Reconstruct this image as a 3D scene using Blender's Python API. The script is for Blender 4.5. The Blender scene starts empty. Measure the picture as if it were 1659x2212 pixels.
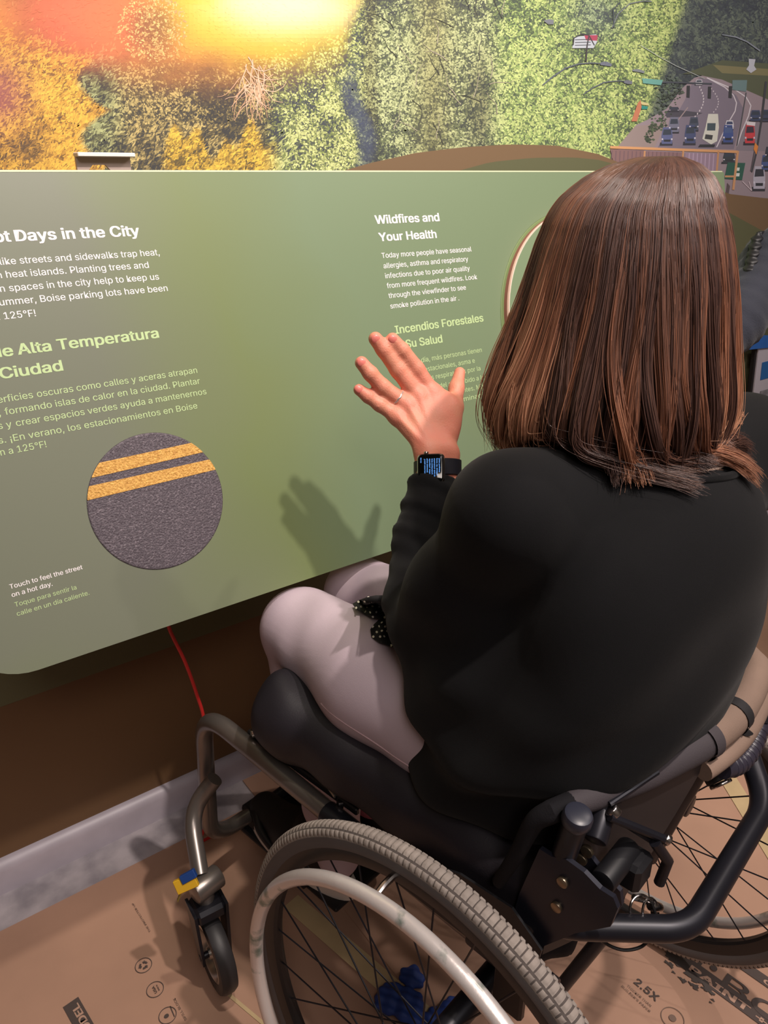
import bpy, math, random, os
import numpy as np
from mathutils import Vector, Matrix

# ------------------------------------------------------------------ camera
W_PX, H_PX, FOC = 1659.0, 2212.0, 1650.0
CAM_H = 1.27
PITCH = math.atan((1106.0 - 372.0) / FOC)
AZ = math.radians(36.5)
SC = bpy.context.scene
cd = bpy.data.cameras.new('camera')
cam = bpy.data.objects.new('camera', cd)
SC.collection.objects.link(cam)
cd.sensor_fit = 'VERTICAL'
cd.sensor_height = 36.0
cd.lens = 36.0 * FOC / H_PX
cd.clip_start = 0.02
cam.location = (0, 0, CAM_H)
cam.rotation_euler = (math.pi / 2 - PITCH, 0, -AZ)
SC.camera = cam
# ------------------------------------------------------------------ world, lights, exposure
SC.view_settings.view_transform = 'Standard'
SC.view_settings.look = 'None'
SC.view_settings.gamma = 1.0
SC.view_settings.use_curve_mapping = False
SC.view_settings.exposure = 0.35
wd = bpy.data.worlds.new('world')
SC.world = wd
wd.use_nodes = True
wd.node_tree.nodes['Background'].inputs[0].default_value = (1.0, 0.94, 0.95, 1)
wd.node_tree.nodes['Background'].inputs[1].default_value = 0.09


def spot(name, loc, target, watts, size, rad, col, blend=0.6):
    l = bpy.data.lights.new(name, 'SPOT')
    l.energy = watts
    l.spot_size = math.radians(size)
    l.spot_blend = blend
    l.shadow_soft_size = rad
    l.color = col
    o = bpy.data.objects.new(name, l)
    SC.collection.objects.link(o)
    o.location = loc
    o.rotation_euler = (Vector(target) - Vector(loc)).to_track_quat('-Z', 'Y').to_euler()
    return o


def area(name, loc, target, watts, sx, sy, col):
    l = bpy.data.lights.new(name, 'AREA')
    l.shape = 'RECTANGLE'
    l.size, l.size_y = sx, sy
    l.energy = watts
    l.color = col
    o = bpy.data.objects.new(name, l)
    SC.collection.objects.link(o)
    o.location = loc
    o.rotation_euler = (Vector(target) - Vector(loc)).to_track_quat('-Z', 'Y').to_euler()
    return o


WARM = (1.0, 0.87, 0.79)
spot('track_lamp', (0.8, -0.4, 2.8), (0.62, 1.0, 0.9), 112, 75, 0.036, WARM)
spot('track_lamp', (-0.6, -1.3, 2.75), (0.7, 1.25, 1.2), 50, 70, 0.35, WARM)
spot('track_lamp', (2.3, -0.1, 2.72), (1.7, 1.2, 1.2), 46, 85, 0.03, WARM)
spot('wall_washer', (0.55, 0.35, 2.8), (0.8, 1.295, 1.6), 66, 82, 0.04, (1.0, 0.9, 0.78))
area('ambient_fill', (0.9, -1.0, 2.85), (0.9, -0.9, 0.0), 26, 2.4, 1.4, (1.0, 0.92, 0.92))  # unseen soft area light added as ambient fill

# ------------------------------------------------------------------ frames of reference
cp, sp = math.cos(PITCH), math.sin(PITCH)
ca, sa = math.cos(AZ), math.sin(AZ)
C_R = np.array([ca, -sa, 0.0])
C_H = np.array([sa, ca, 0.0])
UP = np.array([0, 0, 1.0])
C_F = cp * C_H - sp * UP
C_U = sp * C_H + cp * UP
CAM = np.array([0, 0, CAM_H])


def ray(x, y):
    return (x - W_PX / 2) / FOC * C_R - (y - H_PX / 2) / FOC * C_U + C_F


def at(x, y, d):
    """world point that the photograph shows at pixel x, y when it lies at depth d"""
    return CAM + ray(x, y) * d


def on_y(x, y, Y):
    r = ray(x, y)
    return CAM + r * (Y / r[1])


def on_z(x, y, Z=0.0):
    r = ray(x, y)
    return CAM + r * ((Z - CAM_H) / r[2])


PSI = math.radians(100.6)                      # the wheelchair's heading
FW = np.array([math.cos(PSI), math.sin(PSI), 0])
LF = np.array([-FW[1], FW[0], 0])
ORG = np.array([0.6432, 0.4775, 0.0])          # floor point between the rear wheels


def W(f, l, z):
    return ORG + FW * f + LF * l + UP * z


def WL(pts):
    return [W(*p) for p in pts]


TAU = math.radians(17)                         # the exhibit panel leans back
P0 = np.array([0.0, 1.12, CAM_H])
P_DN = np.array([0, -math.sin(TAU), -math.cos(TAU)])
P_N = np.array([0, -math.cos(TAU), math.sin(TAU)])
WALL_Y = 1.295


def PN(x, s, o=0.0):
    return P0 + np.array([x, 0, 0]) + P_DN * s + P_N * o


# ------------------------------------------------------------------ materials
def lin(c):
    return tuple(((v / 255) / 12.92 if v / 255 <= 0.04045 else ((v / 255 + 0.055) / 1.055) ** 2.4) for v in c)


MATS = {}


def mat(name, col, rough=0.6, metal=0.0, var=0.0, vscale=8.0, bump=0.0, bscale=200.0, col2=None, sheen=0.0,
        sss=0.0, coat=0.0, spec=None, stretch=None, ramp=(0.35, 0.65)):
    if name in MATS:
        return MATS[name]
    m = bpy.data.materials.new(name)
    m.use_nodes = True
    nt = m.node_tree
    b = nt.nodes['Principled BSDF']
    c = lin(col)
    b.inputs['Base Color'].default_value = (*c, 1)
    b.inputs['Roughness'].default_value = rough
    b.inputs['Metallic'].default_value = metal
    if spec is not None:
        b.inputs['Specular IOR Level'].default_value = spec
    if sheen:
        b.inputs['Sheen Weight'].default_value = sheen
        b.inputs['Sheen Roughness'].default_value = 0.5
    if sss:
        b.inputs['Subsurface Weight'].default_value = sss
        b.inputs['Subsurface Radius'].default_value = (0.012, 0.004, 0.002)
        b.inputs['Subsurface Scale'].default_value = 0.5
    if coat:
        b.inputs['Coat Weight'].default_value = coat
    tc = nt.nodes.new('ShaderNodeTexCoord')
    src = tc.outputs['Object']
    if stretch:
        mp = nt.nodes.new('ShaderNodeMapping')
        mp.inputs['Scale'].default_value = stretch
        nt.links.new(src, mp.inputs[0])
        src = mp.outputs[0]
    if var or col2:
        n = nt.nodes.new('ShaderNodeTexNoise')
        n.inputs['Scale'].default_value = vscale
        n.inputs['Detail'].default_value = 5
        nt.links.new(src, n.inputs['Vector'])
        r = nt.nodes.new('ShaderNodeValToRGB')
        r.color_ramp.elements[0].position, r.color_ramp.elements[1].position = ramp
        c2 = lin(col2) if col2 else tuple(min(1, v * (1 + var)) for v in c)
        c1 = c if col2 else tuple(v * (1 - var) for v in c)
        r.color_ramp.elements[0].color = (*c1, 1)
        r.color_ramp.elements[1].color = (*c2, 1)
        nt.links.new(n.outputs['Fac'], r.inputs[0])
        nt.links.new(r.outputs[0], b.inputs['Base Color'])
    if bump:
        n2 = nt.nodes.new('ShaderNodeTexNoise')
        n2.inputs['Scale'].default_value = bscale
        n2.inputs['Detail'].default_value = 4
        nt.links.new(src, n2.inputs['Vector'])
        bp = nt.nodes.new('ShaderNodeBump')
        bp.inputs['Strength'].default_value = bump
        bp.inputs['Distance'].default_value = 0.002
        nt.links.new(n2.outputs['Fac'], bp.inputs['Height'])
        nt.links.new(bp.outputs[0], b.inputs['Normal'])
    MATS[name] = m
    return m


def vcol_mat(name, rough=0.6, attr='Col', spec=0.3):
    m = bpy.data.materials.new(name)
    m.use_nodes = True
    b = m.node_tree.nodes['Principled BSDF']
    a = m.node_tree.nodes.new('ShaderNodeAttribute')
    a.attribute_name = attr
    m.node_tree.links.new(a.outputs['Color'], b.inputs['Base Color'])
    b.inputs['Roughness'].default_value = rough
    b.inputs['Specular IOR Level'].default_value = spec
    return m


# ------------------------------------------------------------------ object helpers
COL = SC.collection


def tag(o, label=None, cat=None, group=None, kind=None):
    if label:
        o['label'] = label
    if cat:
        o['category'] = cat
    if group:
        o['group'] = group
    if kind:
        o['kind'] = kind
    return o


def thing(name, loc, label, cat, group=None):
    o = bpy.data.objects.new(name, None)
    o.empty_display_size = 0.05
    COL.objects.link(o)
    o.location = loc
    return tag(o, label, cat, group)


def attach(o, parent):
    o.parent = parent
    # things are Empties at their base; meshes keep world coordinates with their own origin at zero
    o.matrix_parent_inverse = Matrix.Translation(-parent.location)
    return o


def mesh(name, verts, faces, m, parent=None, smooth=True, kind=None):
    me = bpy.data.meshes.new(name)
    v = np.asarray(verts, dtype=np.float32)
    if isinstance(faces, np.ndarray):
        n, k = faces.shape
        me.vertices.add(len(v))
        me.vertices.foreach_set('co', v.ravel())
        me.loops.add(n * k)
        me.loops.foreach_set('vertex_index', faces.astype(np.int32).ravel())
        me.polygons.add(n)
        me.polygons.foreach_set('loop_start', np.arange(0, n * k, k, dtype=np.int32))
        me.polygons.foreach_set('loop_total', np.full(n, k, dtype=np.int32))
        me.update(calc_edges=True)
    else:
        me.from_pydata([tuple(map(float, p)) for p in v], [], faces)
        me.update()
    me.polygons.foreach_set('use_smooth', np.full(len(me.polygons), bool(smooth)))
    if m is not None:
        me.materials.append(m)
    o = bpy.data.objects.new(name, me)
    COL.objects.link(o)
    if parent is not None:
        attach(o, parent)
    if kind:
        o['kind'] = kind
    return o


class MB:
    """collects primitive shapes into one mesh"""

    def __init__(s):
        s.v, s.f, s.n = [], [], 0

    def add(s, v, f):
        v = np.asarray(v, float)
        s.v.append(v)
        s.f += [tuple(int(i) + s.n for i in q) for q in f]
        s.n += len(v)
        return s

    def box(s, c, ax, ay, az, bev=0.0):
        """box centred at c with half-axes ax, ay, az (vectors); bev chamfers"""
        c, ax, ay, az = (np.asarray(q, float) for q in (c, ax, ay, az))
        if bev <= 0:
            V = [c + i * ax + j * ay + k * az for i in (-1, 1) for j in (-1, 1) for k in (-1, 1)]
            F = [(0, 1, 3, 2), (4, 6, 7, 5), (0, 4, 5, 1), (2, 3, 7, 6), (0, 2, 6, 4), (1, 5, 7, 3)]
            return s.add(V, F)
        L = [np.linalg.norm(q) for q in (ax, ay, az)]
        A = [q / l for q, l in zip((ax, ay, az), L)]
        V, idx = [], {}
        for i in (-1, 1):
            for j in (-1, 1):
                for k in (-1, 1):
                    sg = (i, j, k)
                    for a in range(3):
                        p = c.copy()
                        for b in range(3):
                            p = p + A[b] * sg[b] * (L[b] if b == a else L[b] - bev)
                        idx[(sg, a)] = len(V)
                        V.append(p)
        F = []
        for a in range(3):
            b, d = (a + 1) % 3, (a + 2) % 3
            for sgn in (-1, 1):
                q = []
                for (p1, p2) in ((-1, -1), (1, -1), (1, 1), (-1, 1)):
                    t = [0, 0, 0]
                    t[a], t[b], t[d] = sgn, p1, p2
                    q.append(idx[(tuple(t), a)])
                F.append(tuple(q if sgn > 0 else q[::-1]))
        for a in range(3):                      # edges along axis a
            b, d = (a + 1) % 3, (a + 2) % 3
            for p1 in (-1, 1):
                for p2 in (-1, 1):
                    t0, t1 = [0, 0, 0], [0, 0, 0]
                    t0[a], t1[a] = -1, 1
                    t0[b] = t1[b] = p1
                    t0[d] = t1[d] = p2
                    F.append((idx[(tuple(t0), b)], idx[(tuple(t1), b)], idx[(tuple(t1), d)], idx[(tuple(t0), d)]))
        for i in (-1, 1):
            for j in (-1, 1):
                for k in (-1, 1):
                    F.append(tuple(idx[((i, j, k), a)] for a in range(3)))
        return s.add(V, F)

    def tube(s, pts, r, n=14, cap=True, closed=False, flat=None):
        P = np.asarray(pts, float)
        m = len(P)
        R = np.full(m, r, float) if np.isscalar(r) else np.asarray(r, float)
        T = np.gradient(P, axis=0) if not closed else (np.roll(P, -1, 0) - np.roll(P, 1, 0))
        T /= np.linalg.norm(T, axis=1)[:, None] + 1e-12
        u = np.cross(T[0], [0, 0, 1.0])
        if np.linalg.norm(u) < 1e-3:
            u = np.cross(T[0], [1.0, 0, 0])
        u /= np.linalg.norm(u)
        V = []
        a = np.linspace(0, 2 * math.pi, n, endpoint=False)
        for i in range(m):
            u = u - T[i] * (u @ T[i])
            u /= np.linalg.norm(u)
            w = np.cross(T[i], u)
            e = 1.0 if flat is None else flat
            V.append(P[i] + R[i] * (np.cos(a)[:, None] * u + e * np.sin(a)[:, None] * w))
        V = np.concatenate(V)
        F = []
        for i in range(m if closed else m - 1):
            i2 = (i + 1) % m
            for j in range(n):
                j2 = (j + 1) % n
                F.append((i * n + j, i * n + j2, i2 * n + j2, i2 * n + j))
        if cap and not closed:
            F.append(tuple(range(n))[::-1])
            F.append(tuple((m - 1) * n + j for j in range(n)))
        return s.add(V, F)

    def cyl(s, a, b, r, n=20, bev=0.15, r2=None):
        a, b = np.asarray(a, float), np.asarray(b, float)
        L = np.linalg.norm(b - a)
        r2 = r if r2 is None else r2
        e = min(bev * min(r, r2), L * 0.3)
        t = (b - a) / L
        return s.tube([a, a + t * e * .3, a + t * e, b - t * e, b - t * e * .3, b],
                      [r - e, r - .3 * e, r, r2, r2 - .3 * e, r2 - e], n)

    def prism(s, poly, n, th):
        """poly: 3-D outline, extruded by th along n"""
        A = np.asarray(poly, float)
        n = np.asarray(n, float)
        k = len(A)
        V = np.concatenate([A, A + n * th])
        F = [tuple(range(k))[::-1], tuple(range(k, 2 * k))]
        F += [(i, (i + 1) % k, k + (i + 1) % k, k + i) for i in range(k)]
        return s.add(V, F)

    def build(s, name, m, parent=None, smooth=True, kind=None, sharp=35):
        o = mesh(name, np.concatenate(s.v), s.f, m, parent, smooth, kind)
        if smooth and sharp:
            import bmesh
            bm = bmesh.new()
            bm.from_mesh(o.data)
            bmesh.ops.recalc_face_normals(bm, faces=bm.faces)
            for e in bm.edges:
                if len(e.link_faces) == 2 and e.calc_face_angle(0) > math.radians(sharp):
                    e.smooth = False
            bm.to_mesh(o.data)
            bm.free()
        return o


def smooth_path(pts, n=8):
    """Catmull-Rom through pts"""
    P = [np.asarray(p, float) for p in pts]
    P = [2 * P[0] - P[1]] + P + [2 * P[-1] - P[-2]]
    out = []
    for i in range(1, len(P) - 2):
        for k in range(n):
            t = k / n
            out.append(0.5 * ((2 * P[i]) + (-P[i - 1] + P[i + 1]) * t + (2 * P[i - 1] - 5 * P[i] + 4 * P[i + 1] - P[i + 2]) * t * t
                              + (-P[i - 1] + 3 * P[i] - 3 * P[i + 1] + P[i + 2]) * t ** 3))
    out.append(P[-2])
    return np.array(out)


def bent(pts, rad, n=8):
    """polyline with rounded corners of radius rad"""
    P = [np.asarray(p, float) for p in pts]
    out = [P[0]]
    for i in range(1, len(P) - 1):
        r = rad[i - 1] if hasattr(rad, '__len__') else rad
        a, b, c = P[i - 1], P[i], P[i + 1]
        u, v = (a - b) / np.linalg.norm(a - b), (c - b) / np.linalg.norm(c - b)
        p, q = b + u * r, b + v * r
        for k in range(n + 1):
            t = k / n
            out.append((1 - t) ** 2 * p + 2 * t * (1 - t) * b + t * t * q)
    out.append(P[-1])
    return np.array(out)


# ------------------------------------------------------------------ signed-distance modelling
def smin(a, b, k):
    h = np.clip(0.5 + 0.5 * (b - a) / k, 0, 1)
    return b * (1 - h) + a * h - k * h * (1 - h)


def smax(a, b, k):
    return -smin(-a, -b, k)


def cone(X, a, b, ra, rb):
    a, b = np.asarray(a, np.float32), np.asarray(b, np.float32)
    d = b - a
    q = X - a
    h = np.clip((q @ d) / (d @ d), 0, 1)
    return np.linalg.norm(q - h[..., None] * d, axis=-1) - (ra + (rb - ra) * h)


def ellip(X, c, r, axes=None):
    q = X - np.asarray(c, np.float32)
    if axes is not None:
        q = q @ np.asarray(axes, np.float32).T
    r = np.asarray(r, np.float32)
    k0 = np.linalg.norm(q / r, axis=-1)
    k1 = np.linalg.norm(q / (r * r), axis=-1)
    return k0 * (k0 - 1) / (k1 + 1e-9)


def chain(X, pts, rs, k):
    d = None
    for i in range(len(pts) - 1):
        c = cone(X, pts[i], pts[i + 1], rs[i], rs[i + 1])
        d = c if d is None else smin(d, c, k)
    return d


def surf_nets(fn, lo, hi, h):
    lo, hi = np.asarray(lo, float), np.asarray(hi, float)
    n = np.ceil((hi - lo) / h).astype(int) + 1
    xs = [np.arange(n[i]) * h + lo[i] for i in range(3)]
    V = np.empty(tuple(n), np.float32)
    step = max(1, int(400000 / (n[1] * n[2])))
    for i in range(0, n[0], step):
        g = np.stack(np.meshgrid(xs[0][i:i + step], xs[1], xs[2], indexing='ij'), -1).astype(np.float32)
        V[i:i + step] = fn(g)
    S = V < 0
    cn = sum(S[a:n[0] - 1 + a, b:n[1] - 1 + b, c:n[2] - 1 + c].astype(np.int8) for a in (0, 1) for b in (0, 1) for c in (0, 1))
    act = (cn > 0) & (cn < 8)
    I, J, K = np.nonzero(act)
    idx = -np.ones(act.shape, np.int64)
    idx[I, J, K] = np.arange(len(I))
    pos = np.zeros((len(I), 3))
    cnt = np.zeros(len(I))
    for ax in range(3):
        for p in (0, 1):
            for q in (0, 1):
                o = [0, 0, 0]
                o[(ax + 1) % 3], o[(ax + 2) % 3] = p, q
                e = list(o)
                e[ax] = 1
                va = V[I + o[0], J + o[1], K + o[2]]
                vb = V[I + e[0], J + e[1], K + e[2]]
                cr = (va < 0) != (vb < 0)
                t = np.where(cr, va / np.where(cr, va - vb, 1), 0)
                pp = np.tile(np.array(o, float), (len(I), 1))
                pp[:, ax] += t
                pos += pp * cr[:, None]
                cnt += cr
    verts = lo + (np.stack([I, J, K], -1) + pos / cnt[:, None]) * h
    F = []
    for ax in range(3):
        b, c = (ax + 1) % 3, (ax + 2) % 3
        sl0 = [slice(None)] * 3
        sl1 = [slice(None)] * 3
        sl0[ax] = slice(0, -1)
        sl1[ax] = slice(1, None)
        A, B = S[tuple(sl0)], S[tuple(sl1)]
        E = np.stack(np.nonzero(A != B), -1)
        E = E[(E[:, b] > 0) & (E[:, c] > 0) & (E[:, b] < n[b] - 1) & (E[:, c] < n[c] - 1)]
        s = A[E[:, 0], E[:, 1], E[:, 2]]
        db, dc = np.zeros(3, int), np.zeros(3, int)
        db[b], dc[c] = 1, 1
        q = [idx[tuple((E - db - dc).T)], idx[tuple((E - dc).T)], idx[tuple(E.T)], idx[tuple((E - db).T)]]
        Q = np.stack(q, -1)
        Q[~s] = Q[~s][:, ::-1]
        F.append(Q)
    return verts, np.concatenate(F)


rng = np.random.default_rng(7)


def vnoise(x, y, seed=0):
    """smooth value noise of two arrays"""
    r = np.random.default_rng(seed).random((64, 64))
    xi, yi = np.floor(x).astype(int), np.floor(y).astype(int)
    fx, fy = x - xi, y - yi
    fx, fy = fx * fx * (3 - 2 * fx), fy * fy * (3 - 2 * fy)
    g = lambda a, b: r[a % 64, b % 64]
    return (g(xi, yi) * (1 - fx) + g(xi + 1, yi) * fx) * (1 - fy) + (g(xi, yi + 1) * (1 - fx) + g(xi + 1, yi + 1) * fx) * fy


def fbm(x, y, seed=0, oct_=4):
    s, a, t = 0, 1.0, 0
    for i in range(oct_):
        s = s + a * vnoise(x * 2 ** i, y * 2 ** i, seed + i)
        t += a
        a *= 0.55
    return s / t


# ------------------------------------------------------------------ lettering
FONT = None
try:
    fp = os.path.join(bpy.utils.system_resource('DATAFILES'), 'fonts', 'Inter.woff2')
    if os.path.exists(fp):
        FONT = bpy.data.fonts.load(fp)
except Exception:
    FONT = None


def glyphs(text, space=1.0):
    """flat outline mesh of a text line: verts (n,2) at font size 1, faces"""
    cu = bpy.data.curves.new('t', 'FONT')
    cu.body = text
    if FONT:
        cu.font = FONT
    cu.resolution_u = 3
    cu.space_character = space
    o = bpy.data.objects.new('t', cu)
    COL.objects.link(o)
    dg = bpy.context.evaluated_depsgraph_get()
    me = bpy.data.meshes.new_from_object(o.evaluated_get(dg))
    v = np.array([q.co[:2] for q in me.vertices])
    f = [tuple(p.vertices) for p in me.polygons]
    bpy.data.objects.remove(o)
    bpy.data.curves.remove(cu)
    bpy.data.meshes.remove(me)
    return v, f


def write(mb, text, o, ex, ey, width, size, bold=0.0, prefix=''):
    """text line: starts at 3-D point o, runs along unit ex over width, letters rise along unit ey with the given size"""
    sh = [(0, 0)] if bold <= 0 else ([(-bold, 0), (bold, 0)] if bold < .012 else [(-bold, -bold * .5), (bold, -bold * .5), (-bold, bold * .5), (bold, bold * .5), (0, 0)])
    ez = np.cross(ex, ey)
    v, f = glyphs(text)
    x0, x1 = v[:, 0].min(), v[:, 0].max()
    k = width / (x1 - x0)
    for i, (dx, dy) in enumerate(sh):
        mb.add(o + (v[:, :1] - x0 + dx) * k * ex + (v[:, 1:] + dy) * size * ey + ez * 3e-5 * i, f)
    if prefix:
        v, f = glyphs(prefix)
        x1 = v[:, 0].max()
        for i, (dx, dy) in enumerate(sh):
            mb.add(o + (v[:, :1] - x1 - (0.20 if bold > .012 else 0.29) + dx) * k * ex + (v[:, 1:] + dy) * size * ey + ez * 3e-5 * i, f)


# ================================================================== THE SETTING
def quad(name, pts, m, kind='structure', th=0.03, n=(0, 0, 1)):
    return tag(MB().prism(pts, n, th).build(name, m, smooth=False), kind=kind)


M_conc = mat('concrete', (146, 140, 146), 0.6, var=0.3, vscale=14, bump=0.25, bscale=60, col2=(190, 182, 186))
M_wallp = mat('plain_wall_paint', (150, 140, 128), 0.8, var=0.04, vscale=3)
M_ceil = mat('ceiling_paint', (120, 112, 104), 0.9, var=0.05, vscale=3)
X0, X1, Y0 = -2.4, 4.6, -2.6
quad('floor', [(X0, Y0, -0.05), (X1, Y0, -0.05), (X1, WALL_Y, -0.05), (X0, WALL_Y, -0.05)], M_conc, th=0.05)
quad('ceiling', [(X0, Y0, 2.9), (X1, Y0, 2.9), (X1, WALL_Y, 2.9), (X0, WALL_Y, 2.9)], M_ceil, th=0.05)
quad('wall_left', [(X0 - .1, Y0, 0), (X0, Y0, 0), (X0, WALL_Y + .1, 0), (X0 - .1, WALL_Y + .1, 0)], M_wallp, th=2.9)
quad('wall_right', [(X1, Y0, 0), (X1 + .1, Y0, 0), (X1 + .1, WALL_Y + .1, 0), (X1, WALL_Y + .1, 0)], M_wallp, th=2.9)
quad('wall_front', [(X0, Y0 - .1, 0), (X1, Y0 - .1, 0), (X1, Y0, 0), (X0, Y0, 0)], M_wallp, th=2.9)
wall = quad('wall_back', [(X0, WALL_Y, 0), (X1, WALL_Y, 0), (X1, WALL_Y + .1, 0), (X0, WALL_Y + .1, 0)],
            mat('mural_lower_brown', (112, 84, 56), 0.55, var=0.06, vscale=2), th=2.9)
bb = MB()
prof = [(0, 0), (-.020, 0), (-.020, .052), (-.016, .060), (-.008, .068), (-.002, .070), (0, .070)]
V = [(x, WALL_Y + p, z) for x in (X0, X1) for p, z in prof]
k = len(prof)
bb.add(V, [(i, i + 1, k + i + 1, k + i) for i in range(k - 1)] + [tuple(range(k)), tuple(range(2 * k - 1, k - 1, -1))])
tag(bb.build('baseboard_back', mat('baseboard_grey', (184, 176, 186), 0.4, var=0.06, vscale=14), smooth=True), kind='structure')

# --- protective paper sheets on the floor
M_paper = mat('kraft_floor_paper', (176, 138, 116), 0.72, var=0.07, vscale=5, bump=0.12, bscale=18)
M_tape = mat('tan_seam_tape', (196, 172, 132), 0.5, var=0.06, vscale=20)


def sheet(x0, x1, y0, y1, z, label):
    n = 40
    xs, ys = np.linspace(x0, x1, n), np.linspace(y0, y1, n)
    X, Y = np.meshgrid(xs, ys, indexing='ij')
    Z = z + 0.0012 * fbm(X * 4 + 7, Y * 4 + 3, 5)
    V = np.stack([X, Y, Z], -1).reshape(-1, 3)
    a = (np.arange(n - 1)[:, None] * n + np.arange(n - 1)).ravel()
    F = np.stack([a, a + n, a + n + 1, a + 1], -1)
    m = MB()
    m.add(V, F)
    rim = [(i, 0) for i in range(n)] + [(n - 1, j) for j in range(1, n)] + [(i, n - 1) for i in range(n - 2, -1, -1)] + [(0, j) for j in range(n - 2, 0, -1)]
    R = [V[i * n + j] for i, j in rim]
    b = m.n
    m.add(R + [np.array([p[0], p[1], 0.0002]) for p in R], [(i, (i + 1) % len(R), len(R) + (i + 1) % len(R), len(R) + i) for i in range(len(R))])
    return tag(m.build('paper_sheet', M_paper, sharp=50), label, 'floor paper')


sheet(-1.6, 0.545, -1.6, 1.193, 0.0008, 'tan paper sheet taped on the floor beside the grey concrete strip')
sheet(0.54, 2.9, -1.6, 1.272, 0.0022, 'tan paper sheet under the rear wheels reaching the baseboard')


def strip(name, a, b, w, z, m, label, cat):
    a, b = np.array([a[0], a[1], z]), np.array([b[0], b[1], z])
    d = (b - a) / np.linalg.norm(b - a)
    s = np.array([-d[1], d[0], 0]) * w / 2
    return tag(MB().prism([a - s, b - s, b + s, a + s], (0, 0, 1), 0.0005).build(name, m, smooth=False), label, cat)


strip('tape_strip', (0.468, 0.93), (0.545, 0.56), 0.036, 0.0042, M_tape, 'pale tan tape strip on the floor seen between the spokes of the near wheel', 'tape')
strip('tape_strip', (1.545, 0.78), (1.30, 0.42), 0.04, 0.0042, M_tape, 'pale tan tape strip on the floor beyond the far wheel', 'tape')
strip('tape_strip', (0.285, 0.862), (0.335, 0.70), 0.006, 0.0026, M_tape, 'thin pale tape line on the floor below the front caster', 'tape')

M_ink = mat('print_ink_dark', (78, 66, 62), 0.7)
M_ink2 = mat('print_ink_soft', (118, 96, 84), 0.7)


def floor_text(mb, text, pa, pb, size, bold=0.0, z=0.0045):
    a, b = on_z(*pa, z), on_z(*pb, z)
    L = np.linalg.norm(b - a)
    ex = (b - a) / L
    ey = np.array([-ex[1], ex[0], 0])
    write(mb, text, a, ex, ey, L, size, bold)


def ringmesh(mb, c, r, w, ex, ey, n=32):
    a = np.linspace(0, 2 * math.pi, n, endpoint=False)
    V = [c + rr * (math.cos(t) * ex + math.sin(t) * ey) for rr in (r, r - w) for t in a]
    mb.add(V, [(i, (i + 1) % n, n + (i + 1) % n, n + i) for i in range(n)])


# print on the left sheet
ZL = 0.0032
cs = [on_z(310, 2085, ZL), on_z(335, 2137, ZL), on_z(362, 2193, ZL)]
ms = [MB(), MB(), MB()]
for c, m1 in zip(cs, ms):
    ringmesh(m1, c, 0.0145, 0.0012, np.array([1., 0, 0]), np.array([0, 1., 0]))
for q in range(3):                                    # three chasing arrows
    t0 = q * 2.094
    pts = [cs[0] + 0.006 * np.array([math.cos(t0 + u), math.sin(t0 + u), 0]) for u in np.linspace(0, 1.5, 6)]
    for i in range(5):
        d = pts[i + 1] - pts[i]
        s_ = np.array([-d[1], d[0], 0]) / np.linalg.norm(d) * (0.0018 if i < 3 else 0.003 * (5 - i) / 2)
        ms[0].add([pts[i] - s_, pts[i + 1] - s_, pts[i + 1] + s_, pts[i] + s_], [(0, 1, 2, 3)])
dd = (cs[0] - cs[2]) / np.linalg.norm(cs[0] - cs[2])
lft = np.array([-dd[1], dd[0], 0])
write(ms[1], 'USA', cs[1] - dd * 0.007 - lft * .001, dd, lft, 0.014, 0.008, 0.02)
write(ms[1], 'MADE IN', cs[1] - dd * 0.006 + lft * -.006, dd, lft, 0.012, 0.004, 0.02)
a = np.linspace(0, 2 * math.pi, 14, endpoint=False)
ms[2].add([cs[2] + (0.004 + 0.002 * math.cos(t)) * (math.cos(t) * lft + .8 * math.sin(t) * dd) for t in a], [tuple(range(14))])
ms[2].add([cs[2] + dd * .012 - lft * .010, cs[2] - dd * .009 - lft * .009, cs[2] - dd * .009 - lft * .0075, cs[2] + dd * .012 - lft * .0085], [(0, 1, 2, 3)])
for m1, lb in zip(ms, ('round recycling arrows symbol printed on the floor paper nearest the baseboard', 'round symbol reading USA printed on the floor paper',
                       'round drop symbol printed on the floor paper below the USA symbol')):
    tag(m1.build('floor_print', M_ink, smooth=False), lb, 'print', 'round symbols printed on the floor paper')
m1 = MB()
floor_text(m1, 'SPILL BLOCK', (404, 2202), (378, 2155), 0.007, 0.01, ZL)
tag(m1.build('floor_print', M_ink2, smooth=False), 'small faded lettering beside the drop symbol on the left floor paper', 'print')
m1 = MB()
floor_text(m1, 'THE PROTECTED UP', (326, 2012), (288, 1950), 0.006, 0.01, ZL)
tag(m1.build('floor_print', M_ink2, smooth=False), 'small faded lettering on the floor paper left of the front caster', 'print')
m1 = MB()
a, b = on_z(169, 2153, ZL), on_z(202.5, 2211.5, ZL)
dr = (b - a) / np.linalg.norm(b - a)
sd = np.array([dr[1], -dr[0], 0])
if (on_z(143, 2169, ZL) - a) @ sd < 0:
    sd = -sd
m1.add([a, a + dr * .22, a + dr * .22 + sd * .026, a + sd * .026], [(0, 1, 2, 3)])
tag(m1.build('floor_print', M_ink, smooth=False), 'dark printed band with pale lettering on the left floor paper', 'print')
band = bpy.context.scene.objects[-1] if False else None
bpy.context.view_layer.update()
m2 = MB()
write(m2, 'PAINT + REMODEL', a + dr * .206 + sd * .005 + UP * .0004, -dr, sd, 0.196, 0.0215, 0.03)
pband = [q for q in COL.objects if q.name.startswith('floor_print')][-1]
m2.build('lettering', mat('print_pale', (182, 146, 126), 0.7), pband, smooth=False)
m1 = MB()
big0 = a + dr * .2 + sd * .032
write(m1, 'BOARD', big0, -dr, sd, 0.165, 0.062, 0.011)
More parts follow.
